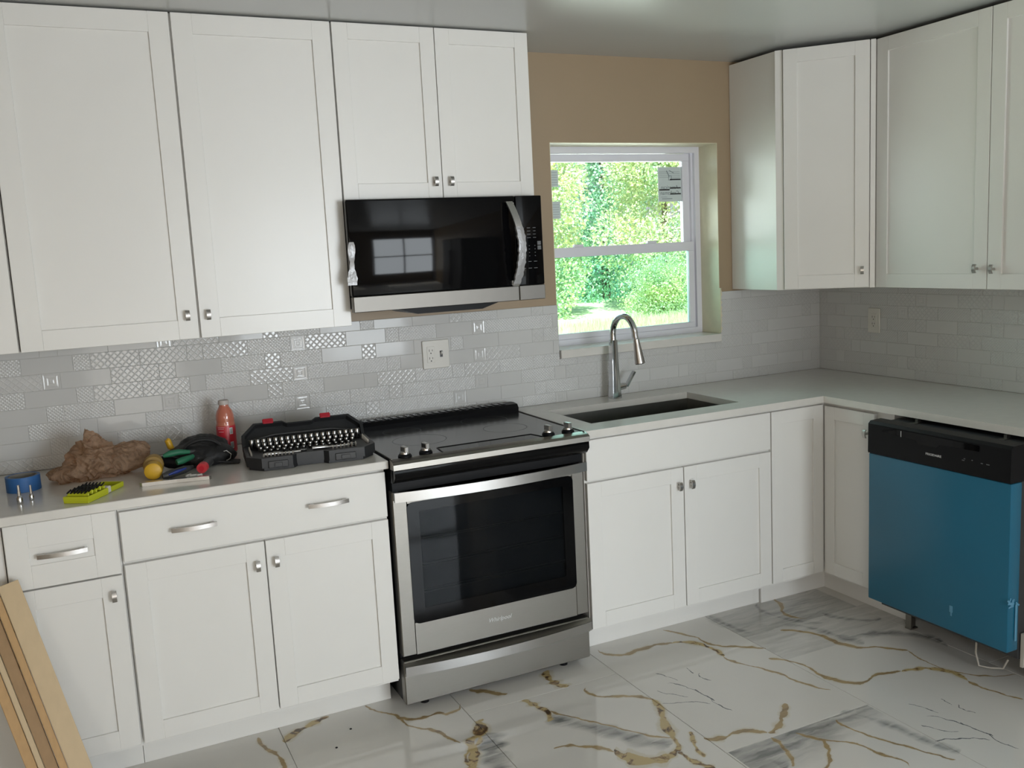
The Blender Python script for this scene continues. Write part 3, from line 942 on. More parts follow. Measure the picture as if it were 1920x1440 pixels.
t = g.done('countertop', M_quartz, loc=(1.6, -.3, ZC - CT), label='pale quartz L-shaped countertop around the sink and the right corner', category='countertop')

s_ = thing('kitchen_sink', 'undermount stainless steel sink set below the window', 'sink', (1.21, -.35, .68))
g = G()
e = .008
zr = ZC - CT
for (x0, x1, y0, y1) in ((hx0 - e, hx0 - e + .003, hy0 - e, hy1 + e), (hx1 + e - .003, hx1 + e, hy0 - e, hy1 + e)):
    g.box(x0, x1, y0, y1, zr - .21, zr)
g.box(hx0 - e + .003, hx1 + e - .003, hy0 - e, hy0 - e + .003, zr - .21, zr); g.box(hx0 - e + .003, hx1 + e - .003, hy1 + e - .003, hy1 + e, zr - .21, zr)
g.box(hx0 - e, hx1 + e, hy0 - e, hy1 + e, zr - .213, zr - .21)
g.done('bowl', M_sink, s_)
g = G(); g.lathe((1.21, -.34, zr - .21), [(.045, 0), (.045, .003), (.038, .004), (.030, .001)], 24); g.done('drain', M_chrome, s_, smooth=True)

f = thing('kitchen_faucet', 'tall chrome gooseneck faucet with pull-down spray head behind the sink', 'faucet', (1.243, -.085, ZC))
g = G()
fx, fy = 1.243, -.085
rings = []
for z, hx_, hy_ in ((0, .0265, .024), (.003, .0265, .024), (.03, .024, .022), (.10, .0195, .019), (.20, .0165, .0165), (.262, .0155, .0155)):
    n = 16
    pts = []
    for k in range(n):
        a = 2 * pi * k / n
        cx_, sy_ = cos(a), sin(a)
        q = 1 / max(abs(cx_), abs(sy_)) ** .6
        pts.append((fx + hx_ * cx_ * q, fy + hy_ * sy_ * q, ZC + z))
    rings.append(g.ring(pts))
g.skin(rings)
g.done('body', M_chrome, f, smooth=True, angle=50)
g = G()
pts = [(fx, fy, 1.174)]
zc_, rad = 1.205, .080
pts.append((fx, fy, 1.19))
for i in range(15):
    a = pi - pi * 1.02 * i / 14
    pts.append((fx + .012 * i / 14, fy - rad - rad * cos(a), zc_ + rad * sin(a) * 1.0))
pts.append((fx + .013, fy - 2 * rad - .006, 1.185))
g.tube(pts, .0135, 16)
g.done('gooseneck', M_chrome, f, smooth=True, angle=60)
g = G()
b0 = Vector((fx + .013, fy - 2 * rad - .006, 1.188))
b1 = Vector((fx + .020, fy - 2 * rad - .018, 1.085))
g.tube([b0, b0.lerp(b1, .12), b0.lerp(b1, .2), b0.lerp(b1, .9), b1], [.0135, .0140, .0145, .0225, .0235], 18)
sh = g.done('spray_head', M_nickel, f, smooth=True, angle=50)
g = G(); d_ = (b1 - b0).normalized(); g.tube([b1 + d_ * .0002, b1 + d_ * .003], .019, 16); g.done('nozzle', M_black, sh)
g = G()
g.tube([(fx + .010, fy, .962), (fx + .052, fy - .005, .966)], [.018, .014], 16)
g.done('valve_hub', M_chrome, f, smooth=True)
g = G()
g.obox(Matrix.Translation((fx + .077, fy - .010, .995)) @ Matrix.Rotation(R(35), 4, 'Y'), .014, .020, .078, .003)
g.done('lever', M_chrome, f, smooth=True)

# ------------------------------------------------------------ range
rg = thing('range', 'stainless steel slide-in electric range with black ceramic cooktop', 'stove', (.376, -.35, 0))
RX0, RX1 = .003, .751
g = G(); g.box(RX0 + .004, RX1 - .004, -.60, -.03, .03, .885); g.done('body', M_black, rg)
# cooktop with its thin steel side trims
g = G(); g.box(RX0 - .0, RX1 + .0, -.664, -.095, .896, .917, .003); ck = g.done('cooktop', M_cooktop, rg)
g = G(); g.box(.195, .575, -.655, -.585, .9172, .9176); g.done('control_panel', M_blackgloss, ck)
g = G()
fr = [(.190, -.660), (.200, -.580), (.570, -.580), (.585, -.650)]
for a, b_ in ((fr[0], fr[1]), (fr[1], fr[2]), (fr[2], fr[3])):
    g.tube([(a[0], a[1], .9178), (b_[0], b_[1], .9178)], .0022, 6)
g.done('control_outline', M_black, ck)
for x, y, r in ((.20, -.40, .10), (.55, -.40, .085), (.20, -.20, .075), (.55, -.20, .095)):
    g = G()
    n = 40
    ra = g.ring([(x + r * cos(2 * pi * k / n), y + r * sin(2 * pi * k / n), .9172) for k in range(n)])
    rb = g.ring([(x + (r - .0015) * cos(2 * pi * k / n), y + (r - .0015) * sin(2 * pi * k / n), .9172) for k in range(n)])
    g.skin([ra, rb], cap=False)
    g.done('burner_ring', M_darkgrey, ck)
g = G(); g.box(RX0, RX0 + .005, -.664, -.06, .9175, .9205, .001); g.box(RX1 - .005, RX1, -.664, -.06, .9175, .9205, .001); g.done('side_trim', M_steel, ck, kind='stuff')
g = G(); g.prism([(-.115, .916), (-.118, .936), (-.106, .950), (-.070, .953), (-.040, .951), (-.036, .930), (-.036, .916)], 'x', RX0 + .004, RX1 - .004)
vt = g.done('rear_vent', M_black, rg, smooth=True, angle=30)
g = G()
for i in range(22):
    x = .05 + i * .030
    g.box(x, x + .018, -.098, -.050, .9528, .9540)
g.done('vent_slot', M_blackgloss, vt, kind='stuff')
g = G(); g.prism([(-.660, .9175), (-.684, .912), (-.694, .904), (-.695, .886), (-.655, .884), (-.655, .9175)], 'x', RX0 - .003, RX1 + .003)
g.done('front_trim', M_steel, rg, smooth=True, angle=25)
g = G(); g.prism([(-.655, .886), (-.692, .886), (-.694, .862), (-.676, .842), (-.660, .835), (-.640, .835)], 'x', RX0, RX1)
g.done('front_fascia', M_blackgloss, rg, smooth=True, angle=50)
g = G(); g.box(RX0 + .004, RX1 - .004, -.640, -.600, .785, .8345); g.done('vent_gap', M_black, rg)
for x, y in ((.060, -.640), (.140, -.628), (.618, -.628), (.700, -.628)):
    g = G()
    z = .9178
    g.lathe((x, y, z), [(.0235, 0), (.0235, .004), (.020, .008), (.0185, .010)], 24)
    k = g.done('control_knob', M_black, rg, smooth=True, angle=30)
    g = G()
    g.lathe((x, y, z + .010), [(.0175, 0), (.0165, .006), (.0135, .008)], 24)
    g.obox(Matrix.Translation((x, y, z + .024)) @ Matrix.Rotation(R(8), 4, 'Z'), .015, .034, .022, .002)
    g.done('knob_grip', M_steel_light, k, smooth=True, angle=30)
# oven door with its window opening
DX0, DX1, DZ0, DZ1 = .004, .750, .208, .800
WXa, WXb, WZa, WZb = .056, .700, .322, .752
g = G()
y0, y1 = -.640, -.602
g.box(DX0, WXa, y0, y1, DZ0, DZ1, .003); g.box(WXb, DX1, y0, y1, DZ0, DZ1, .003)
g.box(WXa, WXb, y0, y1, DZ0, WZa, .0); g.box(WXa, WXb, y0, y1, WZb, DZ1, .0)
dr = g.done('oven_door', M_steel, rg)
def rrect(x0, x1, z0, z1, r, n=6):
    P = []
    for cx_, cz_, a0 in ((x1 - r, z1 - r, 0), (x0 + r, z1 - r, pi / 2), (x0 + r, z0 + r, pi), (x1 - r, z0 + r, 1.5 * pi)):
        for i in range(n + 1):
            a = a0 + pi / 2 * i / n
            P.append((cx_ + r * cos(a), cz_ + r * sin(a)))
    return P
g = G()
o1 = rrect(WXa - .003, WXb + .003, WZa - .003, WZb + .003, .022)
i1 = rrect(WXa + .040, WXb - .040, WZa + .050, WZb - .032, .004)
A1 = g.ring([(x, y0 - .0005, z) for x, z in o1]); A2 = g.ring([(x, y0 - .0025, z) for x, z in o1])
B2 = g.ring([(x, y0 - .0025, z) for x, z in i1]); B1 = g.ring([(x, y0 - .0005, z) for x, z in i1])
g.skin([A1, A2, B2, B1, A1], cap=False)
g.done('glass_border', M_blackgloss, dr, smooth=True, angle=20)
g = G(); g.box(WXa + .038, WXb - .038, y0 - .0018, y0 - .0008, WZa + .048, WZb - .030)
g.done('oven_window', M_ovenglass, dr)
# cavity seen through the window
g = G()
g.box(WXa + .001, WXb - .001, -.6415 + .012, -.6415 + .014, WZa + .03, WZb - .02)
g.done('inner_lining', M_lining, dr)
for z in (.425, .435, .52, .53, .615, .622):
    G().tube([(WXa + .040, -.6345, z), (WXb - .040, -.6345, z)], .0014, 6).done('rack_wire', M_steel_light, dr)
def bow(x0, x1, yend, depth, thick, z0, z1, lip=0.0):
    P, Q = [], []
    n = 24
    for i in range(n + 1):
        a = -1 + 2 * i / n
        x = (x0 + x1) / 2 + a * (x1 - x0) / 2
        y = yend - depth * (1 - a * a)
        P.append((x, y)); Q.append((x, y + thick))
    return P + Q[::-1]
g = G(); g.prism(bow(DX0 + .002, DX1 + .004, -.664, .034, .008, 0, 0), 'z', .768, .802)
for x in (DX0 + .012, DX1 - .012):
    g.box(x - .009, x + .009, -.664, -.639, .772, .800)
g.done('door_handle', M_steel_light, dr, smooth=True, angle=30)
text('logo_lettering', 'Whirlpool', .022, Matrix.Translation((.378, -.6405, .268)) @ Matrix.Rotation(pi / 2, 4, 'X'), M_logo, dr, shear=.35)
# storage drawer
g = G(); g.box(DX0, DX1, -.640, -.602, .030, .190, .003)
dw = g.done('storage_drawer', M_steel, rg)
g = G(); g.prism(bow(DX0 + .002, DX1 + .003, -.655, .030, .006, 0, 0), 'z', .142, .176)
rings = []
g.done('drawer_handle', M_steel_light, dw, smooth=True, angle=30)
g = G()
P = bow(DX0 + .002, DX1 + .003, -.652, .030, .0, 0, 0)
n = 24
outer_, inner_ = P[:n + 1], [(x, -.640) for x, y in P[:n + 1]]
a_ = [g.bm.verts.new((x, y, .1755)) for x, y in outer_]
b_ = [g.bm.verts.new((x, y, .186)) for x, y in inner_]
for i in range(n):
    g.bm.faces.new((a_[i], a_[i + 1], b_[i + 1], b_[i]))
g.done('handle_ledge', M_steel, dw, smooth=True)
for x in (.09, .66):
    for y in (-.585, -.08):
        G().lathe((x, y, 0.0005), [(.016, 0), (.016, .012), (.010, .014), (.010, .030)], 16).done('foot', M_black, rg, smooth=True)

# ------------------------------------------------------------ microwave
mw = thing('microwave_oven', 'over-the-range black glass microwave with steel strip and curved handle', 'microwave', (.37, -.2, 1.40))
MX0, MX1, MZ0, MZ1 = -.010, .752, 1.403, 1.792
# it hangs clear of the wall cabinet on its left
MX0 = .0005
g = G(); g.box(MX0 + .006, MX1 - .004, -.365, -.003, MZ0 + .006, MZ1, .002); g.done('case', M_darkgrey, mw)
XS = .640
g = G(); g.box(-.012, XS, -.398, -.368, 1.457, MZ1 + .002, .006, 3); md = g.done('door', M_blackgloss, mw, smooth=True, angle=40)
g = G(); g.box(-.010, XS, -.400, -.368, 1.401, 1.4565, .002); g.done('steel_strip', M_steel_dark, md)
g = G(); g.box(XS + .002, MX1, -.398, -.368, 1.457, MZ1 + .002, .004, 2); cp = g.done('control_panel', M_blackgloss, mw, smooth=True, angle=40)
g = G(); g.box(XS + .002, MX1, -.400, -.368, 1.401, 1.4565, .002); g.done('steel_strip', M_steel_dark, cp)
g = G()
r2 = random.Random(3)
for rw, z in enumerate((1.672, 1.660, 1.648, 1.635, 1.605, 1.592, 1.579, 1.566, 1.545, 1.520)):
    for cx_ in (.668, .692, .716):
        w = r2.uniform(.010, .016) if rw < 4 or rw > 7 else .004
        g.box(cx_ - w / 2, cx_ + w / 2, -.3986, -.3980, z, z + .0022)
g.box(.727, .742, -.3988, -.3980, 1.608, 1.622); g.box(.727, .742, -.3988, -.3980, 1.590, 1.605)
g.done('key_legend', M_print, cp, kind='stuff')
g = G()
rings = []
for i in range(17):
    a = -1 + 2 * i / 16
    z = 1.615 + .158 * a
    y = -.412 - .036 * (1 - a * a)
    xx = .624 + .018 * (1 - a * a) - .012 * max(0, a) - .004
    w = .0135
    rings.append(g.ring([(xx - w, y - .003, z), (xx + w, y - .003, z), (xx + w, y + .005, z), (xx - w, y + .005, z)]))
g.skin(rings)
g.box(.606, .628, -.412, -.397, 1.752, 1.768); g.box(.606, .628, -.412, -.397, 1.462, 1.478)
hd = g.done('handle', M_steel_light, md, smooth=True, angle=40)
g = G()
rings = []
for i in range(25):
    a = -.95 + 1.35 * i / 24
    z = 1.615 + .158 * a
    y = -.412 - .036 * (1 - a * a)
    xx = .624 + .018 * (1 - a * a) - .012 * max(0, a) - .004
    w = .0150 + .0015 * sin(i * 2.3) + .001 * sin(i * 5.1)
    rings.append(g.ring([(xx - w, y - .0045, z), (xx, y - .0058, z), (xx + w, y - .0045, z), (xx + w, y + .007, z), (xx - w, y + .007, z)]))
g.skin(rings)
g.done('plastic_wrap', M_film, hd, smooth=True, angle=60)
g = G()
rings = []
for i in range(14):
    z = 1.648 - i * .0115
    w = .008 + .004 * sin(i * .7) + .001 * sin(i * 3)
    rings.append(g.ring([(-.003 - w - .001 * i, -.4005, z), (-.003 + w, -.4030 - .002 * sin(i * 1.3), z), (-.003 + w, -.4012, z)]))
g.skin(rings)
g.done('loose_film', M_film, md, smooth=True, angle=60)
g = G(); g.prism([(.16, 1.402), (.24, 1.378), (.50, 1.378), (.58, 1.402)], 'y', -.36, -.10)
g.done('grease_filter_housing', M_black, mw)

# ------------------------------------------------------------ dishwasher
DY0, DY1 = -1.018, -1.618
dwm = thing('dishwasher', 'dishwasher with teal protective film on its door, not yet pushed in', 'dishwasher', (2.1, -1.3, 0))
g = G(); g.box(1.865, 2.42, DY1 + .008, DY0 - .008, .13, .868); g.done('tub', M_darkgrey, dwm)
g = G(); g.box(1.800, 1.855, DY1, DY0, .168, .752, .004, 2); dd = g.done('door', M_teal, dwm, smooth=True, angle=40)
g = G(); g.prism([(1.862, .754), (1.797, .754), (1.795, .760), (1.797, .868), (1.808, .878), (1.862, .880)], 'y', DY1, DY0)
# the recessed pocket handle
cpn = g.done('control_panel', M_black, dwm, smooth=True, angle=40)
g = G()
hp = [(-1.085, .846), (-1.24, .838), (-1.25, .826), (-1.33, .826), (-1.345, .838), (-1.50, .842), (-1.50, .862), (-1.085, .866)]
g.prism(hp, 'x', 1.7945, 1.7962)
g.done('pocket_handle', M_blackgloss, cpn)
G().box(1.7935, 1.7945, -1.176, -1.1745, .840, .862).done('latch_mark', M_logo, cpn)
text('logo_lettering', 'FRIGIDAIRE', .0115, Matrix.Translation((1.7945, -1.318, .797)) @ Matrix.Rotation(-pi / 2, 4, 'Z') @ Matrix.Rotation(pi / 2, 4, 'X'), M_logo, cpn, sx=1.15)
g = G()
for y, z, w in ((-1.44, .800, .010), (-1.445, .806, .006), (-1.512, .802, .008), (-1.535, .802, .012), (-1.475, .806, .005)):
    g.box(1.7938, 1.7948, y - w / 2, y + w / 2, z, z + .003)
g.done('button_legend', M_print, cpn, kind='stuff')
g = G(); g.box(1.8550, 1.8648, DY1 + .004, DY0 - .004, .19, .752); g.done('inner_door', M_darkgrey, dwm)
for y in (DY1 + .022, DY0 - .022):
    g = G(); g.box(1.995, 2.035, y - .014, y + .014, .0005, .006); g.box(1.998, 2.006, y - .014, y + .014, .006, .125); g.box(2.006, 2.035, y - .003, y + .003, .006, .06)
    g.done('leg_bracket', M_steel, dwm)
G().box(2.10, 2.115, DY1 + .02, DY0 - .02, .01, .13).done('base_panel', M_black, dwm)
g = G()
g.tube([(1.93, -1.405, .132), (1.925, -1.405, .06), (1.93, -1.415, .012), (1.955, -1.44, .007), (1.98, -1.475, .012), (1.985, -1.49, .05)], .0035, 8)
g.done('cable', M_cable, dwm, smooth=True)
for yy in (-1.13, -1.50):
    g = G(); g.box(1.885, 1.93, yy - .012, yy + .012, .8685, .8705); g.box(1.925, 1.945, yy - .006, yy + .006, .8705, .8835)
    g.done('mounting_tab', M_steel, dwm)
g = G(); g.box(1.7990, 1.7998, -1.405, -1.392, .238, .262); g.box(1.7990, 1.7998, -1.402, -1.396, .225, .238)
g.done('film_tear', pbr('torn_film', (.10, .28, .42), .4), dd)
g = G()
r3 = random.Random(8)
for i in range(9):
    y = DY1 - .0015 - .002 * r3.random(); z = .34 + r3.uniform(-.012, .012); x = 1.80 + .045 * r3.random()
    g.obox(Matrix.Translation((x, y, z)) @ Matrix.Rotation(r3.uniform(0, 3), 4, 'Y'), .022, .001, .006)
g.obox(Matrix.Translation((1.838, DY1 - .003, .27)), .010, .001, .13)
g.done('film_scrap', bpy.data.materials['torn_film'], dd, kind='stuff')
g = G(); g.prism([(DY1 - .006, .10), (DY1 + .004, .10), (DY1 + .004, .22), (DY1 - .010, .22), (DY1 - .010, .15)], 'x', 1.875, 1.905)
g.done('hinge_cover', M_cable, dwm)
# filler past the dishwasher: the next cabinet
c = thing('base_cabinet', 'white base cabinet at the right photo edge beyond the dishwasher', 'cabinet', (2.2, -1.8, 0))
G().box(1.967, XR - .003, -1.94, -1.655, .115, .880).done('carcass', M_white, c)
G().box(2.06, 2.075, -1.94, -1.655, .0005, .115).done('toe_kick', M_white, c)

# ------------------------------------------------------------ outlets
def outlet(label, M, w, loc, xs, switch=None):
    """plate in local frame: x across, z up, front -y"""
    t = thing('wall_outlet', label, 'outlet', loc)
    G(M).box(-w / 2, w / 2, -.0065, 0, -.0585, .0585, .0022).done('plate', M_ivory, t)
    for x in xs:
        rc = G(M).box(x - .0165, x + .0165, -.0080, -.006, -.0335, .0335, .0008).done('receptacle', M_ivory, t)
        g = G(M)
        for z in (.017, -.015):
            g.box(x - .0075, x - .0055, -.0084, -.0078, z - .004, z + .005); g.box(x + .0055, x + .0075, -.0084, -.0078, z - .003, z + .004)
            g.cyl((x, -.0084, z - .011), (x, -.0078, z - .011), .0026, n=10)
        g.done('slot', M_ink, rc, kind='stuff')
    if switch is not None:
        g = G(M); g.box(switch - .006, switch + .006, -.0070, -.006, -.013, .013); h = g.done('switch_opening', M_darkgrey, t)
        g = G(M); g.obox(Matrix.Translation((switch, -.012, .004)) @ Matrix.Rotation(R(-28), 4, 'X'), .008, .016, .009, .001); g.done('switch_lever', M_wplast, t)
    return t
outlet('double wall plate with receptacle and toggle switch above the range', T(.431, -.0085, 1.183), .117, (.431, 0, 1.183), (-.023,), .023)
outlet('small single wall outlet on the right wall near the corner', T(XR - .0085, -.366, 1.176, -pi / 2), .072, (XR, -.366, 1.176), (0,))

# ------------------------------------------------------------ things on the left counter
Z = ZC + .0004
t = thing('tape_roll', 'blue masking tape roll lying flat at the left end of the counter', 'tape', (-1.105, -.300, Z))
g = G()
def ringsolid(g, c, ro_, ri, z0, z1, n=48):
    rs = []
    for r_, z in ((ri, z0), (ro_, z0), (ro_, z1), (ri, z1), (ri, z0)):
        if rs and (r_, z) == (ri, z0):
            rs.append(rs[0]); break
        rs.append(g.ring([(c[0] + r_ * cos(2 * pi * k / n), c[1] + r_ * sin(2 * pi * k / n), z) for k in range(n)]))
    g.skin(rs, cap=False)
ringsolid(g, (-1.105, -.300), .0505, .0425, Z, Z + .047)
g.done('tape', M_blue, t, smooth=True, angle=40)
g = G(); ringsolid(g, (-1.105, -.300), .0423, .0385, Z, Z + .0465); g.done('core', M_card, t, smooth=True, angle=40)

def driver_bit(x, y, s, label):
    t = thing('nut_driver_bit', label, 'drill bit', (x, y, Z))
    G().lathe((x, y, Z), [(.0085 * s, 0), (.0090 * s, .002), (.0088 * s, .018 * s), (.0062 * s, .024 * s), (.0048 * s, .026 * s)], 20).done('socket', M_chrome, t, smooth=True)
    G().lathe((x, y, Z + .026 * s), [(.0046 * s, 0), (.0046 * s, .012 * s), (.0038 * s, .014 * s), (.0038 * s, .032 * s)], 6).done('shank', M_nickel, t)
driver_bit(-1.108, -.505, 1.0, 'thicker nut driver bit standing upright in front of the blue tape')
driver_bit(-1.078, -.470, .8, 'thinner driver bit standing upright in front of the blue tape, the right one')

# crumpled plastic bag
def blob(lobes, res=5, amp=.02, fs=9.0, ridge=.6, seed=0, zmin=Z):
    g = G()
    bmesh.ops.create_icosphere(g.bm, subdivisions=res, radius=1.0)
    for v in g.bm.verts:
        d = v.co.normalized()
        best = 0
        # outer hull of a few ellipsoids seen from the common centre
        for (c, r) in lobes:
            c = Vector(c)
            D = Vector((d.x / r[0], d.y / r[1], d.z / r[2]))
            Cc = Vector((c.x / r[0], c.y / r[1], c.z / r[2]))
            A, B, K = D.dot(D), -2 * D.dot(Cc), Cc.dot(Cc) - 1
            disc = B * B - 4 * A * K
            if disc > 0:
                tt = (-B + math.sqrt(disc)) / (2 * A)
                best = max(best, tt)
        p = d * best
        q = p * fs + Vector((seed, seed * 1.7, 0))
        n1 = noise.noise(q)
        n2 = 1 - abs(noise.noise(q * 2.1)) * 2
        n3 = 1 - abs(noise.noise(q * 4.7)) * 2
        n4 = 1 - abs(noise.noise(q * 9.0)) * 2
        p = p + d * amp * (n1 * (1 - ridge) + (n2 - .5) * ridge + (n3 - .5) * ridge * .35 + (n4 - .5) * ridge * .10)
        v.co = p
    return g
bc = Vector((-.895, -.250, Z + .045))
g = blob([((0, 0, 0), (.085, .075, .070)), ((-.075, -.01, -.022), (.060, .060, .028)), ((-.005, .01, .035), (.040, .038, .072)), ((.095, .01, .0), (.075, .07, .048)), ((.11, .015, .025), (.055, .050, .030))], 6, .030, 8.5, .85, 3)
for v in g.bm.verts:
    v.co += bc
    v.co.z = max(v.co.z, Z + .0005 + .002 * abs(noise.noise(v.co * 40)))
t = thing('plastic_bag', 'crumpled translucent brown plastic bag beside the blue tape', 'bag', (bc.x, bc.y, Z))
g.done('bag_body', M_bag, t, smooth=True, angle=40)
g = G()
rings = []
for i in range(9):
    a = i / 8
    c = Vector((-.905 + .040 * a, -.250, Z + .112 + .030 * sin(a * pi * .8)))
    w = .020 * (1 - a) + .003
    rings.append(g.ring([c + Vector((-w * .4, -w, 0)), c + Vector((w * .3, -w * .3, .004)), c + Vector((w * .4, w, 0)), c + Vector((0, 0, -.006))]))
g.skin(rings)
g.done('bag_handle', M_bag, t, smooth=True, angle=70)

# lime drill-bit case
A_ = Vector((-.991, -.580)); B_ = Vector((-.928, -.628)); 
ang = R(-35)
t = thing('drill_bit_case', 'open lime-green case of small drill bits lying in front of the bag', 'tool case', (-.92, -.55, Z))
MC = Matrix.Translation((-.905, -.527, Z)) @ Matrix.Rotation(R(57), 4, 'Z')
# local x = long direction (towards the back right), y = across
g = G(MC)
g.box(-.095, .012, -.040, .040, 0, .006, .001)
g.box(-.095, .012, -.040, -.036, .006, .020); g.box(-.095, .012, .036, .040, .006, .020)
g.box(-.095, -.091, -.036, .036, .006, .020); g.box(.008, .012, -.036, .036, .006, .014)
g.done('case_body', M_lime, t)
g = G(MC)
g.box(.030, .105, -.036, .036, 0, .005, .001)
g.box(.030, .105, -.036, -.033, .005, .016); g.box(.030, .105, .033, .036, .005, .016); g.box(.102, .105, -.033, .033, .005, .016)
g.done('case_lid', M_lime, t)
g = G(MC); g.box(.011, .032, -.038, -.012, .001, .022, .002); g.box(.011, .032, .012, .038, .001, .022, .002); g.done('hinge_latch', M_ivory, t, kind='stuff')
for i in range(5):
    G(MC).obox(Matrix.Translation((-.080 + i * .021, 0, .022 + .004 * (i % 2))), .006, .068, .012, .001).done('bit_rack', M_lime, t)
n = 0
for i in range(5):
    for j in range(6):
        x, y = -.080 + i * .021, -.028 + j * .0112
        p = MC @ Vector((x - .011, y, .030)); q = MC @ Vector((x + .009, y, .036))
        b_ = G().tube([p, q], [.0026, .0022], 6)
        o = b_.done('drill_bit', M_black, loc=tuple(p), smooth=True)
        o['label'] = 'tiny black drill bit held in the open lime-green case'
        o['category'] = 'drill bit'
        o['group'] = 'drill bits in the lime case'

# tool pouch
pc = Vector((-.560, -.270, Z + .032))
g = blob([((0, 0, 0), (.115, .100, .045)), ((.015, .03, .022), (.085, .060, .042)), ((.075, -.015, -.012), (.050, .045, .025))], 5, .010, 14, .6, 9)
for v in g.bm.verts:
    v.co += pc
    v.co.z = max(v.co.z, Z + .0005)
t = thing('tool_pouch', 'black fabric tool pouch slumped beside the pink drink bottle', 'tool pouch', (pc.x, pc.y, Z))
g.done('pouch_body', M_pouch, t, smooth=True, angle=60)
g = G()
pts = []
for i in range(17):
    a = pi * i / 16
    pts.append((pc.x - .060 + .085 * (1 - cos(a)) * .75, pc.y - .055 - .045 * sin(a) * .3 + .02, Z + .048 + .045 * sin(a)))
g.tube(pts, .006, 8, flat=2.0)
g.done('strap_loop', M_pouch, t, smooth=True)
g = G(); g.obox(Matrix.Translation((-.475, -.335, Z + .010)) @ Matrix.Rotation(R(-15), 4, 'Z') @ Matrix.Rotation(R(8), 4, 'Y'), .075, .045, .006, .001); g.done('flap', M_pouch, t)
g = G()
k0 = Vector((-.478, -.345, Z + .030))
pts = [k0 + Vector((-.012, 0, .016)), k0 + Vector((-.002, 0, .018)), k0 + Vector((.012, 0, .004)), k0 + Vector((.008, -.004, -.010)), k0 + Vector((-.006, -.006, -.016))]
g.tube(pts, .0018, 8)
g.done('wire_clip', M_steel_light, t, smooth=True)

def tool(name, label, cat, loc):
    return thing(name, label, cat, loc)
# yellow tool nearest the left, seen end on
t = tool('tape_measure', 'yellow tape measure with grey top at the left of the tool pile', 'tape measure', (-.722, -.385, Z))
g = G(); g.lathe((0, 0, 0), [(.020, -.030), (.027, -.026), (.029, 0), (.027, .026), (.020, .030)], 20)
g.bm.transform(Matrix.Translation((-.722, -.405, Z + .0275)) @ Matrix.Rotation(R(-8), 4, 'Z') @ Matrix.Rotation(pi / 2, 4, 'X'))
g.done('case', M_yellow, t, smooth=True, angle=40)
g = G(); g.lathe((0, 0, 0), [(.027, -.024), (.032, -.020), (.033, .02), (.030, .024)], 20)
g.bm.transform(Matrix.Translation((-.716, -.345, Z + .034)) @ Matrix.Rotation(R(-8), 4, 'Z') @ Matrix.Rotation(pi / 2, 4, 'X'))
g.done('rear_housing', pbr('ochre_plastic', (.30, .19, .05), .5), t, smooth=True, angle=40)
# yellow grip sticking out behind
t = tool('screwdriver', 'screwdriver with yellow grip standing up at the back of the black pouch', 'screwdriver', (-.650, -.235, Z))
G().tube([(-.640, -.235, Z + .052), (-.650, -.237, Z + .066), (-.656, -.238, Z + .088), (-.652, -.238, Z + .096)], [.007, .011, .011, .005], 12).done('grip', M_yellow, t, smooth=True)
G().tube([(-.600, -.235, Z + .0015), (-.640, -.235, Z + .052)], .003, 8).done('shank', M_nickel, t, smooth=True)
# pliers
t = tool('pliers', 'pliers with dark green rubber grips tucked into the black pouch', 'pliers', (-.62, -.33, Z))
G().tube([(-.685, -.360, Z + .060), (-.665, -.360, Z + .065), (-.635, -.355, Z + .066), (-.600, -.345, Z + .060)], [.006, .011, .010, .007], 12).done('grip', M_green, t, smooth=True)
G().tube([(-.648, -.395, Z + .040), (-.630, -.390, Z + .043), (-.600, -.370, Z + .046), (-.585, -.345, Z + .046)], [.010, .012, .009, .006], 12).done('grip', M_green, t, smooth=True)
G().tube([(-.600, -.345, Z + .060), (-.560, -.330, Z + .055), (-.520, -.320, Z + .050)], [.006, .009, .004], 10).done('jaws', M_darkgrey, t, smooth=True)
t = tool('multi_tool', 'dark grip tool lying between the yellow tape measure and the pouch', 'hand tool', (-.67, -.39, Z))
G().tube([(-.690, -.330, Z + .040), (-.665, -.345, Z + .034), (-.630, -.355, Z + .026), (-.600, -.345, Z + .022)], [.016, .021, .018, .010], 14).done('handle', M_black, t, smooth=True)
t = tool('utility_knife', 'dark utility knife with a blue insert in front of the black pouch', 'knife', (-.65, -.44, Z))
G().tube([(-.700, -.455, Z + .012), (-.685, -.452, Z + .014), (-.630, -.430, Z + .020), (-.600, -.415, Z + .022)], [.009, .013, .013, .006], 12).done('handle', M_darkgrey, t, smooth=True)
G().tube([(-.682, -.464, Z + .017), (-.655, -.455, Z + .022), (-.625, -.441, Z + .026)], [.003, .006, .003], 10).done('insert', M_bluet, t, smooth=True)
# red capped flashlight
t = tool('flashlight', 'small dark flashlight with red end cap pointing out of the pouch', 'flashlight', (-.565, -.42, Z))
q0, q1 = Vector((-.580, -.470, Z + .024)), Vector((-.545, -.395, Z + .030))
G().tube([q0, q0.lerp(q1, .25), q0.lerp(q1, .3)], [.0165, .0175, .0165], 20).done('red_cap', M_redt, t, smooth=True, angle=40)
G().tube([q0.lerp(q1, .3), q1], [.0155, .0155], 20).done('barrel', M_darkgrey, t, smooth=True)
g = G(); d_ = (q1 - q0).normalized(); g.tube([q0 - d_ * .0006, q0 + d_ * .001], .009, 16); g.done('recess', M_label, t)
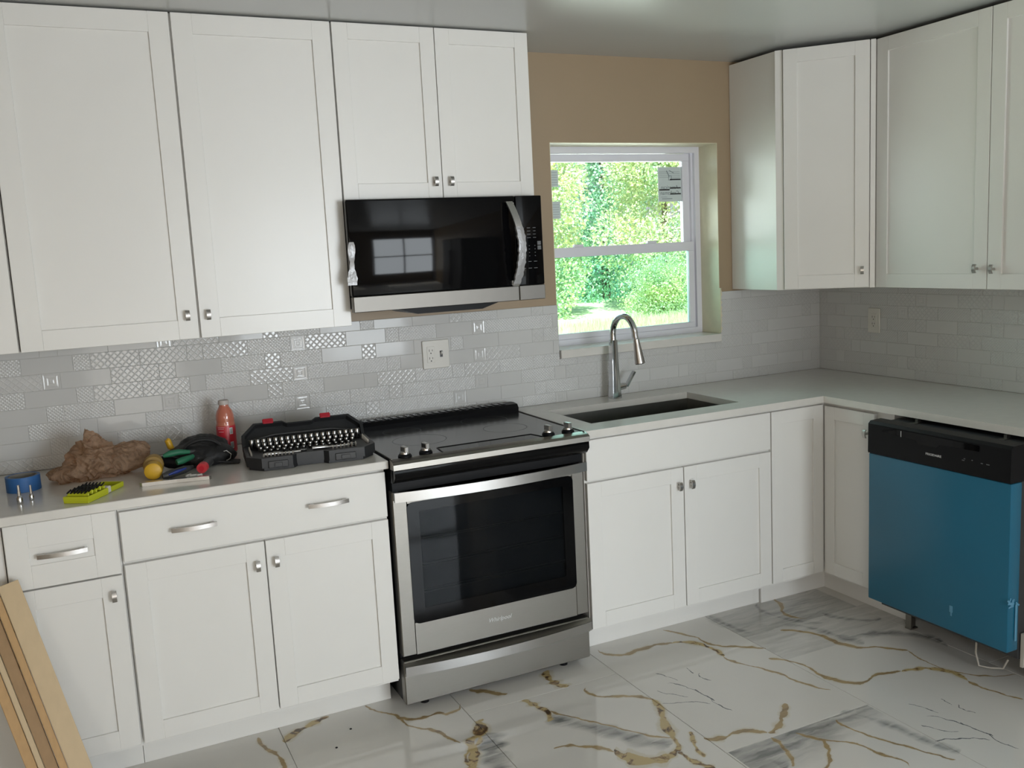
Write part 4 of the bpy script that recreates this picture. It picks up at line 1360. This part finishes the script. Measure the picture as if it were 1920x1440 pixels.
# silver torpedo bar lying along the edge
t = tool('steel_wrench', 'long flat steel wrench lying along the front edge of the counter', 'wrench', (-.66, -.51, Z))
MW_ = Matrix.Translation((-.662, -.518, Z)) @ Matrix.Rotation(math.atan2(-.040, .205), 4, 'Z')
g = G(MW_)
g.prism([(-.112, .003), (-.100, .012), (-.060, .010), (0, .006), (.060, .008), (.098, .009), (.104, 0), (.098, -.008), (.050, -.007), (0, -.006), (-.060, -.009), (-.104, -.012), (-.112, -.004)], 'z', 0, .012)
wr = g.done('shank', M_steel_light, t)
g = G(MW_); g.box(-.02, .03, -.004, .004, .012, .0126); g.done('inset', M_black, t)
t = tool('bit_clip', 'small white plastic clip beside the red flashlight cap', 'clip', (-.607, -.48, Z))
g = G()
for (x, y, a, L_) in ((-.622, -.470, 40, .022), (-.608, -.482, -15, .024), (-.590, -.488, 10, .018)):
    g.obox(Matrix.Translation((x, y, Z + .006)) @ Matrix.Rotation(R(a), 4, 'Z'), L_, .006, .010, .001)
g.done('clip_arm', M_wplast, t)

# bottle
bx, by = -.447, -.140
t = thing('drink_bottle', 'plastic bottle of pink sports drink with red label and pale cap', 'bottle', (bx, by, Z))
G().lathe((bx, by, Z), [(.028, 0), (.0325, .004), (.0335, .012), (.0335, .020), (.0325, .024), (.0330, .100), (.0340, .106), (.0322, .112), (.0318, .118), (.0325, .126), (.0315, .140), (.0265, .156), (.0190, .168), (.0165, .174), (.0165, .178)], 36).done('bottle_body', M_drink, t, smooth=True, angle=60)
lb = G().lathe((bx, by, Z), [(.0334, .006), (.0345, .012), (.0342, .024), (.0342, .098), (.0332, .104)], 36).done('label_sleeve', M_label, t, smooth=True, angle=60)
G().lathe((bx, by, Z + .178), [(.0180, 0), (.0190, .002), (.0188, .013), (.0172, .016)], 32).done('cap', M_cap, t, smooth=True, angle=40)
g = G()
def arc(a0, a1, z0, z1, r=.0346):
    n = 6
    lo = g.ring([(bx + r * cos(a0 + (a1 - a0) * i / n), by + r * sin(a0 + (a1 - a0) * i / n), z0) for i in range(n + 1)])
    hi = g.ring([(bx + r * cos(a0 + (a1 - a0) * i / n), by + r * sin(a0 + (a1 - a0) * i / n), z1) for i in range(n + 1)])
    for i in range(n):
        g.bm.faces.new((lo[i], lo[i + 1], hi[i + 1], hi[i]))
ca = math.atan2(-3.45, -.47)
for z, a0, a1 in ((.098, -.9, -.15), (.092, -.9, -.2), (.082, -.8, -.25), (.056, -.9, -.1), (.040, -.5, -.2), (.032, -.8, -.2)):
    arc(ca + a0, ca + a1, Z + z, Z + z + .0012)
for z in (.072, .020):
    arc(ca + .35, ca + .72, Z + z, Z + z + .024)
g.done('label_print', M_logo, lb, kind='stuff')
g = G()
for z in (.075, .023):
    for i in range(3):
        arc(ca + .42 + .09 * i, ca + .46 + .09 * i, Z + z, Z + z + .018, .0349)
g.done('label_panel', M_darkgrey, lb, kind='stuff')

# ------------------------------------------------------------ socket set
sc = thing('socket_case', 'open black plastic socket set case with red latches beside the range', 'tool case', (-.225, -.44, Z))
MS = Matrix.Translation((-.2155, -.425, Z)) @ Matrix.Rotation(R(-6), 4, 'Z')
W2, D0, D1 = .215, -.135, .105
prof = [(-W2, D0 + .05), (-W2 + .045, D0), (-.07, D0), (-.055, D0 + .020), (.035, D0 + .020), (.05, D0), (W2 - .045, D0), (W2, D0 + .05), (W2, D1), (-W2, D1)]
g = G(MS); g.prism([(x * .965, y * .97) for x, y in prof], 'z', 0, .010); g.prism(prof, 'z', .010, .036); g.done('tray', M_case, sc)
g = G(MS)
rim = [(x, y) for x, y in prof]
ins = [(x * .94, y * .90 - (.004 if y > 0 else -.004)) for x, y in prof]
g.skin([g.ring([(x, y, .036) for x, y in rim]), g.ring([(x, y, .043) for x, y in rim]), g.ring([(x, y, .043) for x, y in ins]), g.ring([(x, y, .036) for x, y in ins])], cap=False)
g.done('tray_rim', M_case, sc)
for x0, x1 in ((-.150, -.085), (.070, .140)):
    g = G(MS); g.box(x0, x1, D0 - .004, D0 + .002, .008, .032, .002); g.box(x0 + .02, x1 - .02, D0 - .007, D0 - .004, .012, .026, .001)
    g.done('front_catch', M_darkgrey, sc)
# lid leaning open behind
ML = MS @ Matrix.Translation((0, D1 + .002, .036)) @ Matrix.Rotation(R(-38), 4, 'X')
# local lid frame: x across, z up along the lid, y depth
lz = .092
lp = [(-W2, 0), (W2, 0), (W2, lz - .045), (W2 - .045, lz), (.05, lz), (.035, lz - .010), (-.055, lz - .010), (-.07, lz), (-W2 + .045, lz), (-W2, lz - .045)]
g = G(ML); g.prism(lp, 'y', .018, .024)
o_ = lp; i_ = [(x * .95, .006 + (z - .006) * .93) for x, z in lp]
g.skin([g.ring([(x, .018, z) for x, z in o_]), g.ring([(x, -.008, z) for x, z in o_]), g.ring([(x, -.008, z) for x, z in i_]), g.ring([(x, .018, z) for x, z in i_])], cap=False)
g.done('lid', M_case, sc)
for x in (-.118, .085):
    G(ML).box(x - .019, x + .019, -.012, -.004, lz - .006, lz + .014, .003).done('latch', M_red, sc)
g = G(ML); g.tube([(-.19, .004, .03), (-.10, .004, .045), (.10, .004, .045), (.19, .004, .03)], .004, 8); g.done('lid_rib', M_darkgrey, sc)

def socket(x, y, z, r, h, label, group, hexed=True):
    p = MS @ Vector((x, y, z))
    g = G()
    rs = []
    n = 12
    for rr_, zz in ((r * .92, 0), (r, .001), (r, h - .001), (r * .94, h), (r * .62, h), (r * .60, h * .55)):
        rs.append(g.ring([(p.x + rr_ * cos(2 * pi * k / n), p.y + rr_ * sin(2 * pi * k / n), p.z + zz) for k in range(n)]))
    g.skin(rs)
    o = g.done('socket', M_socket, loc=tuple(p), smooth=True, angle=50)
    o['label'] = label; o['category'] = 'socket'; o['group'] = group
for i in range(19):
    socket(-.185 + i * .0205, .078, .037, .0092, .034, 'tall chrome socket standing in the back row of the open black case', 'tall sockets in the back row')
for i in range(17):
    socket(-.165 + i * .0205, .048, .037, .0082, .024, 'medium chrome socket in the second row of the open black case', 'sockets in the second row')
for i in range(16):
    socket(-.160 + i * .021, .018, .037, .0072, .016, 'small chrome socket in the third row of the open black case', 'sockets in the third row')
for i in range(14):
    socket(-.150 + i * .022, -.012, .037, .0062, .011, 'tiny chrome socket in the fourth row of the open black case', 'sockets in the fourth row')
def bit(x, y, group, label):
    p = MS @ Vector((x, y, .037))
    g = G(); g.lathe(p, [(.0036, 0), (.0036, .010), (.0028, .011), (.0018, .017)], 8)
    o = g.done('driver_bit', M_steel_light, loc=tuple(p), smooth=True)
    o['label'] = label; o['category'] = 'drill bit'; o['group'] = group
for i in range(9):
    bit(-.160 + i * .0118, -.110, 'screwdriver bits at the front left of the case', 'short bright driver bit in the front left row of the case')
for i in range(7):
    bit(.070 + i * .0135, -.100 + .004 * i, 'screwdriver bits at the front right of the case', 'short bright driver bit in the front right row of the case')
for i in range(6):
    bit(-.197, -.075 + i * .022, 'bits along the left end of the case', 'short bright driver bit along the left end of the case')
for i in range(6):
    bit(.197, -.065 + i * .022, 'bits along the right end of the case', 'short bright driver bit along the right end of the case')
for x0, x1, y, lab in ((-.155, -.030, -.075, 'chrome ratchet handle in the left half of the open case'), (.005, .140, -.058, 'chrome ratchet handle in the right half of the open case')):
    t = thing('ratchet', lab, 'ratchet', tuple(MS @ Vector(((x0 + x1) / 2, y, .037))))
    G(MS).tube([(x0, y, .043), (x0 + .05, y, .043), (x0 + .055, y, .042), (x1, y, .042)], [.0062, .0062, .004, .004], 10).done('handle', M_steel_light, t, smooth=True)
    G(MS).lathe((x1 + .004, y, .037), [(.010, 0), (.011, .002), (.011, .010), (.009, .012)], 16).done('head', M_chrome, t, smooth=True)

# ------------------------------------------------------------ boards leaning at the lower left
def board(label, shift_w, width, thick, mat_face, dz=0.0, depth=0.0, ln=1.0):
    """plank whose right long edge runs from the floor to the cabinet"""
    top = Vector((-1.128, -.672, .735 + dz)); bot = Vector((-.938, -.952, .012))
    d = (top - bot).normalized()
    view = (Vector((-1.05, -.80, .4)) - Vector((-.9137, -3.5882, 1.5945))).normalized()
    side = d.cross(view).normalized()        # across the plank, seen square on
    if side.x > 0: side = -side
    nrm = d.cross(side).normalized()
    if nrm.y > 0: nrm = -nrm
    c = (top + bot) / 2 + side * (shift_w + width / 2) - nrm * (thick / 2 + depth)
    M = Matrix((side, nrm, d)).transposed().to_4x4(); M.translation = c
    t = thing('wooden_board', label, 'board', tuple(bot + side * shift_w))
    WO[t.name] = t.location.copy()
    g = G(); g.obox(M, width, thick, (top - bot).length * ln, .0012)
    g.done('plank', mat_face, t)
    return t, M, side, nrm, d, c
board('pale wooden board leaning at the lower left corner, the front right one', 0, .054, .019, M_wood)
board('board edge with orange tint just left of the front pale board', .055, .019, .040, M_woode, -.004, .004, .985)
board('darker brown board standing third in the leaning stack', .075, .030, .030, pbr('dark_board', (.34, .21, .10), .6, noise_amt=.15, nscale=30, stretch=(3, 3, .5)), -.01, .012, .97)
board('light board left of the dark one in the leaning stack', .106, .014, .030, M_wood, -.014, .010, .96)
board('outermost orange-brown board on the left side of the leaning stack', .121, .026, .030, M_woode, -.02, .014, .95)

# screw heads or dots left on the floor
for i, (x, y, lab) in enumerate(((-.20, -.640, 'tiny dark speck of debris on the floor tile left of the range, farther one'), (-.275, -.735, 'tiny dark speck of debris on the floor tile left of the range, nearer one'))):
    g = G(); g.lathe((x, y, .0003), [(.004, 0), (.0045, .001), (.003, .0022)], 10)
    o = g.done('debris_speck', M_black, loc=(x, y, .0003)); o['label'] = lab; o['category'] = 'debris'

# ------------------------------------------------------------ rear of the room, only met in reflections
t = thing('refrigerator', 'tall grey two-door refrigerator standing at the rear right of the room', 'refrigerator', (2.1, -3.35, 0))
G().box(1.80, 2.51, -3.75, -2.95, .02, 1.78, .01).done('cabinet_body', M_fridge, t)
G().box(1.74, 1.795, -3.34, -2.95, .05, 1.78, .008).done('door', M_fridge, t)
G().box(1.74, 1.795, -3.75, -3.36, .05, 1.78, .008).done('door', M_fridge, t)
for y in (-3.32, -3.38):
    G().box(1.70, 1.72, y - .01, y + .01, .6, 1.5, .004).done('handle', M_steel, t)
g = G(); g.box(XR - .036, XR - .002, YB + .202, YB + .23, .0, CEIL - .002)
g.done('trim_1', M_vinyl, kind='structure')

# ------------------------------------------------------------ outdoors beyond the kitchen window
g = G()
gx = [(-8 + i * 2.0) for i in range(26)]
gy = [(.25 + i * 1.6) for i in range(30)]
vv = [[g.bm.verts.new((x, y, -.25 + .12 * noise.noise(Vector((x * .3, y * .3, 0))) * min(1, y / 6))) for x in gx] for y in gy]
for i in range(len(gy) - 1):
    for j in range(len(gx) - 1):
        g.bm.faces.new((vv[i][j], vv[i][j + 1], vv[i + 1][j + 1], vv[i + 1][j]))
lawn = g.done('lawn', M_grass, kind='structure')
rg_ = random.Random(11)
bm = bmesh.new()
for i in range(26000):
    y = rg_.uniform(8.5, 14.5)
    x = -.91 + (y + 3.6) * rg_.uniform(.45, .86)
    h = rg_.uniform(.10, .34) ; w = .012
    a = rg_.uniform(0, pi)
    z = -.27
    dx, dy = w * cos(a), w * sin(a)
    lx, ly = rg_.uniform(-.1, .1), rg_.uniform(-.1, .1)
    v1 = bm.verts.new((x - dx, y - dy, z)); v2 = bm.verts.new((x + dx, y + dy, z)); v3 = bm.verts.new((x + lx, y + ly, z + h))
    bm.faces.new((v1, v2, v3))
me = bpy.data.meshes.new('tall_grass'); bm.to_mesh(me); bm.free(); me.materials.append(M_grass)
o = bpy.data.objects.new('tall_grass', me); C.objects.link(o)
o['kind'] = 'stuff'; o['label'] = 'sunlit pale tall grass seen low through the window'; o['category'] = 'grass'

def foliage_mesh(seed, mat, n=34000, H=6.5, Rr=2.1):
    r = random.Random(seed)
    lobes = []
    for i in range(34):
        z = r.uniform(.3, H)
        k = 1 - (z / H) ** 3 * .55
        a = r.uniform(0, 2 * pi)
        d = r.uniform(.2, .7) * Rr * k
        lobes.append((Vector((d * cos(a), d * sin(a), z)), r.uniform(.75, 1.25)))
    V_, F_ = [], []
    for i in range(n):
        c, s = r.choice(lobes)
        u = Vector((r.gauss(0, 1), r.gauss(0, 1), r.gauss(0, 1))).normalized()
        p = c + u * s * (r.random() ** .22)
        if p.z < 0: p.z = abs(p.z) * .5
        L_ = r.uniform(.06, .125); w = L_ * .36
        ax = (u + Vector((r.uniform(-1, 1), r.uniform(-1, 1), r.uniform(-.9, .5)))).normalized()
        sd = ax.cross(Vector((r.uniform(-1, 1), r.uniform(-1, 1), r.uniform(-1, 1)))).normalized()
        k = len(V_)
        V_ += [p - ax * L_ * .5, p + sd * w, p + ax * L_ * .5, p - sd * w]
        F_.append((k, k + 1, k + 2, k + 3))
    me = bpy.data.meshes.new('foliage')
    me.from_pydata([tuple(v) for v in V_], [], F_)
    me.materials.append(mat)
    return me
fm = [foliage_mesh(1, M_leaf), foliage_mesh(2, M_leaf), foliage_mesh(3, M_leaf)]
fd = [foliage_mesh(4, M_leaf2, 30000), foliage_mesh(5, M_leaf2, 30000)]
tg = G(); tg.tube([(0, 0, -.3), (.05, 0, 1.5), (0, .08, 3.2), (.1, 0, 5.2)], [.14, .11, .08, .03], 10)
trunk0 = None
def tree(x, y, rz, s, me, lab, grp):
    global trunk0
    t = thing('leafy_tree', lab, 'tree', (x, y, -.25), grp)
    f_ = bpy.data.objects.new('foliage', me); C.objects.link(f_); f_.parent = t; f_['kind'] = 'stuff'
    if trunk0 is None:
        k = tg.done('trunk', M_bark, t, smooth=True)
        k.data.transform(Matrix.Translation((x, y, -.25)))
        trunk0 = k.data
    else:
        k = bpy.data.objects.new('trunk', trunk0); C.objects.link(k); k.parent = t
    t.rotation_euler = (0, 0, rz); t.scale = (s, s, s)
for i, (x, y, s) in enumerate(((6.6, 18.6, .9), (10.6, 18.8, .92), (14.6, 18.6, .92), (18.7, 18.8, .92))):
    tree(x, y, i * 1.3, s, fm[i % 3], 'bright sunlit leafy tree at the edge of the grass outside', 'sunlit trees outside the window')
fs_ = [foliage_mesh(7, M_leaf, 14000, 2.0, 1.5), foliage_mesh(8, M_leaf, 14000, 2.0, 1.5)]
for i, (x, y, s) in enumerate(((8.6, 15.9, .56), (12.5, 15.9, .60), (14.9, 15.7, .48), (16.9, 15.9, .56))):
    t = thing('leafy_shrub', 'low leafy shrub growing at the foot of the sunlit trees', 'shrub', (x, y, -.25), 'shrubs at the edge of the grass')
    f_ = bpy.data.objects.new('foliage', fs_[i % 2]); C.objects.link(f_); f_.parent = t; f_['kind'] = 'stuff'
    t.rotation_euler = (0, 0, i * 1.9); t.scale = (s, s, s)
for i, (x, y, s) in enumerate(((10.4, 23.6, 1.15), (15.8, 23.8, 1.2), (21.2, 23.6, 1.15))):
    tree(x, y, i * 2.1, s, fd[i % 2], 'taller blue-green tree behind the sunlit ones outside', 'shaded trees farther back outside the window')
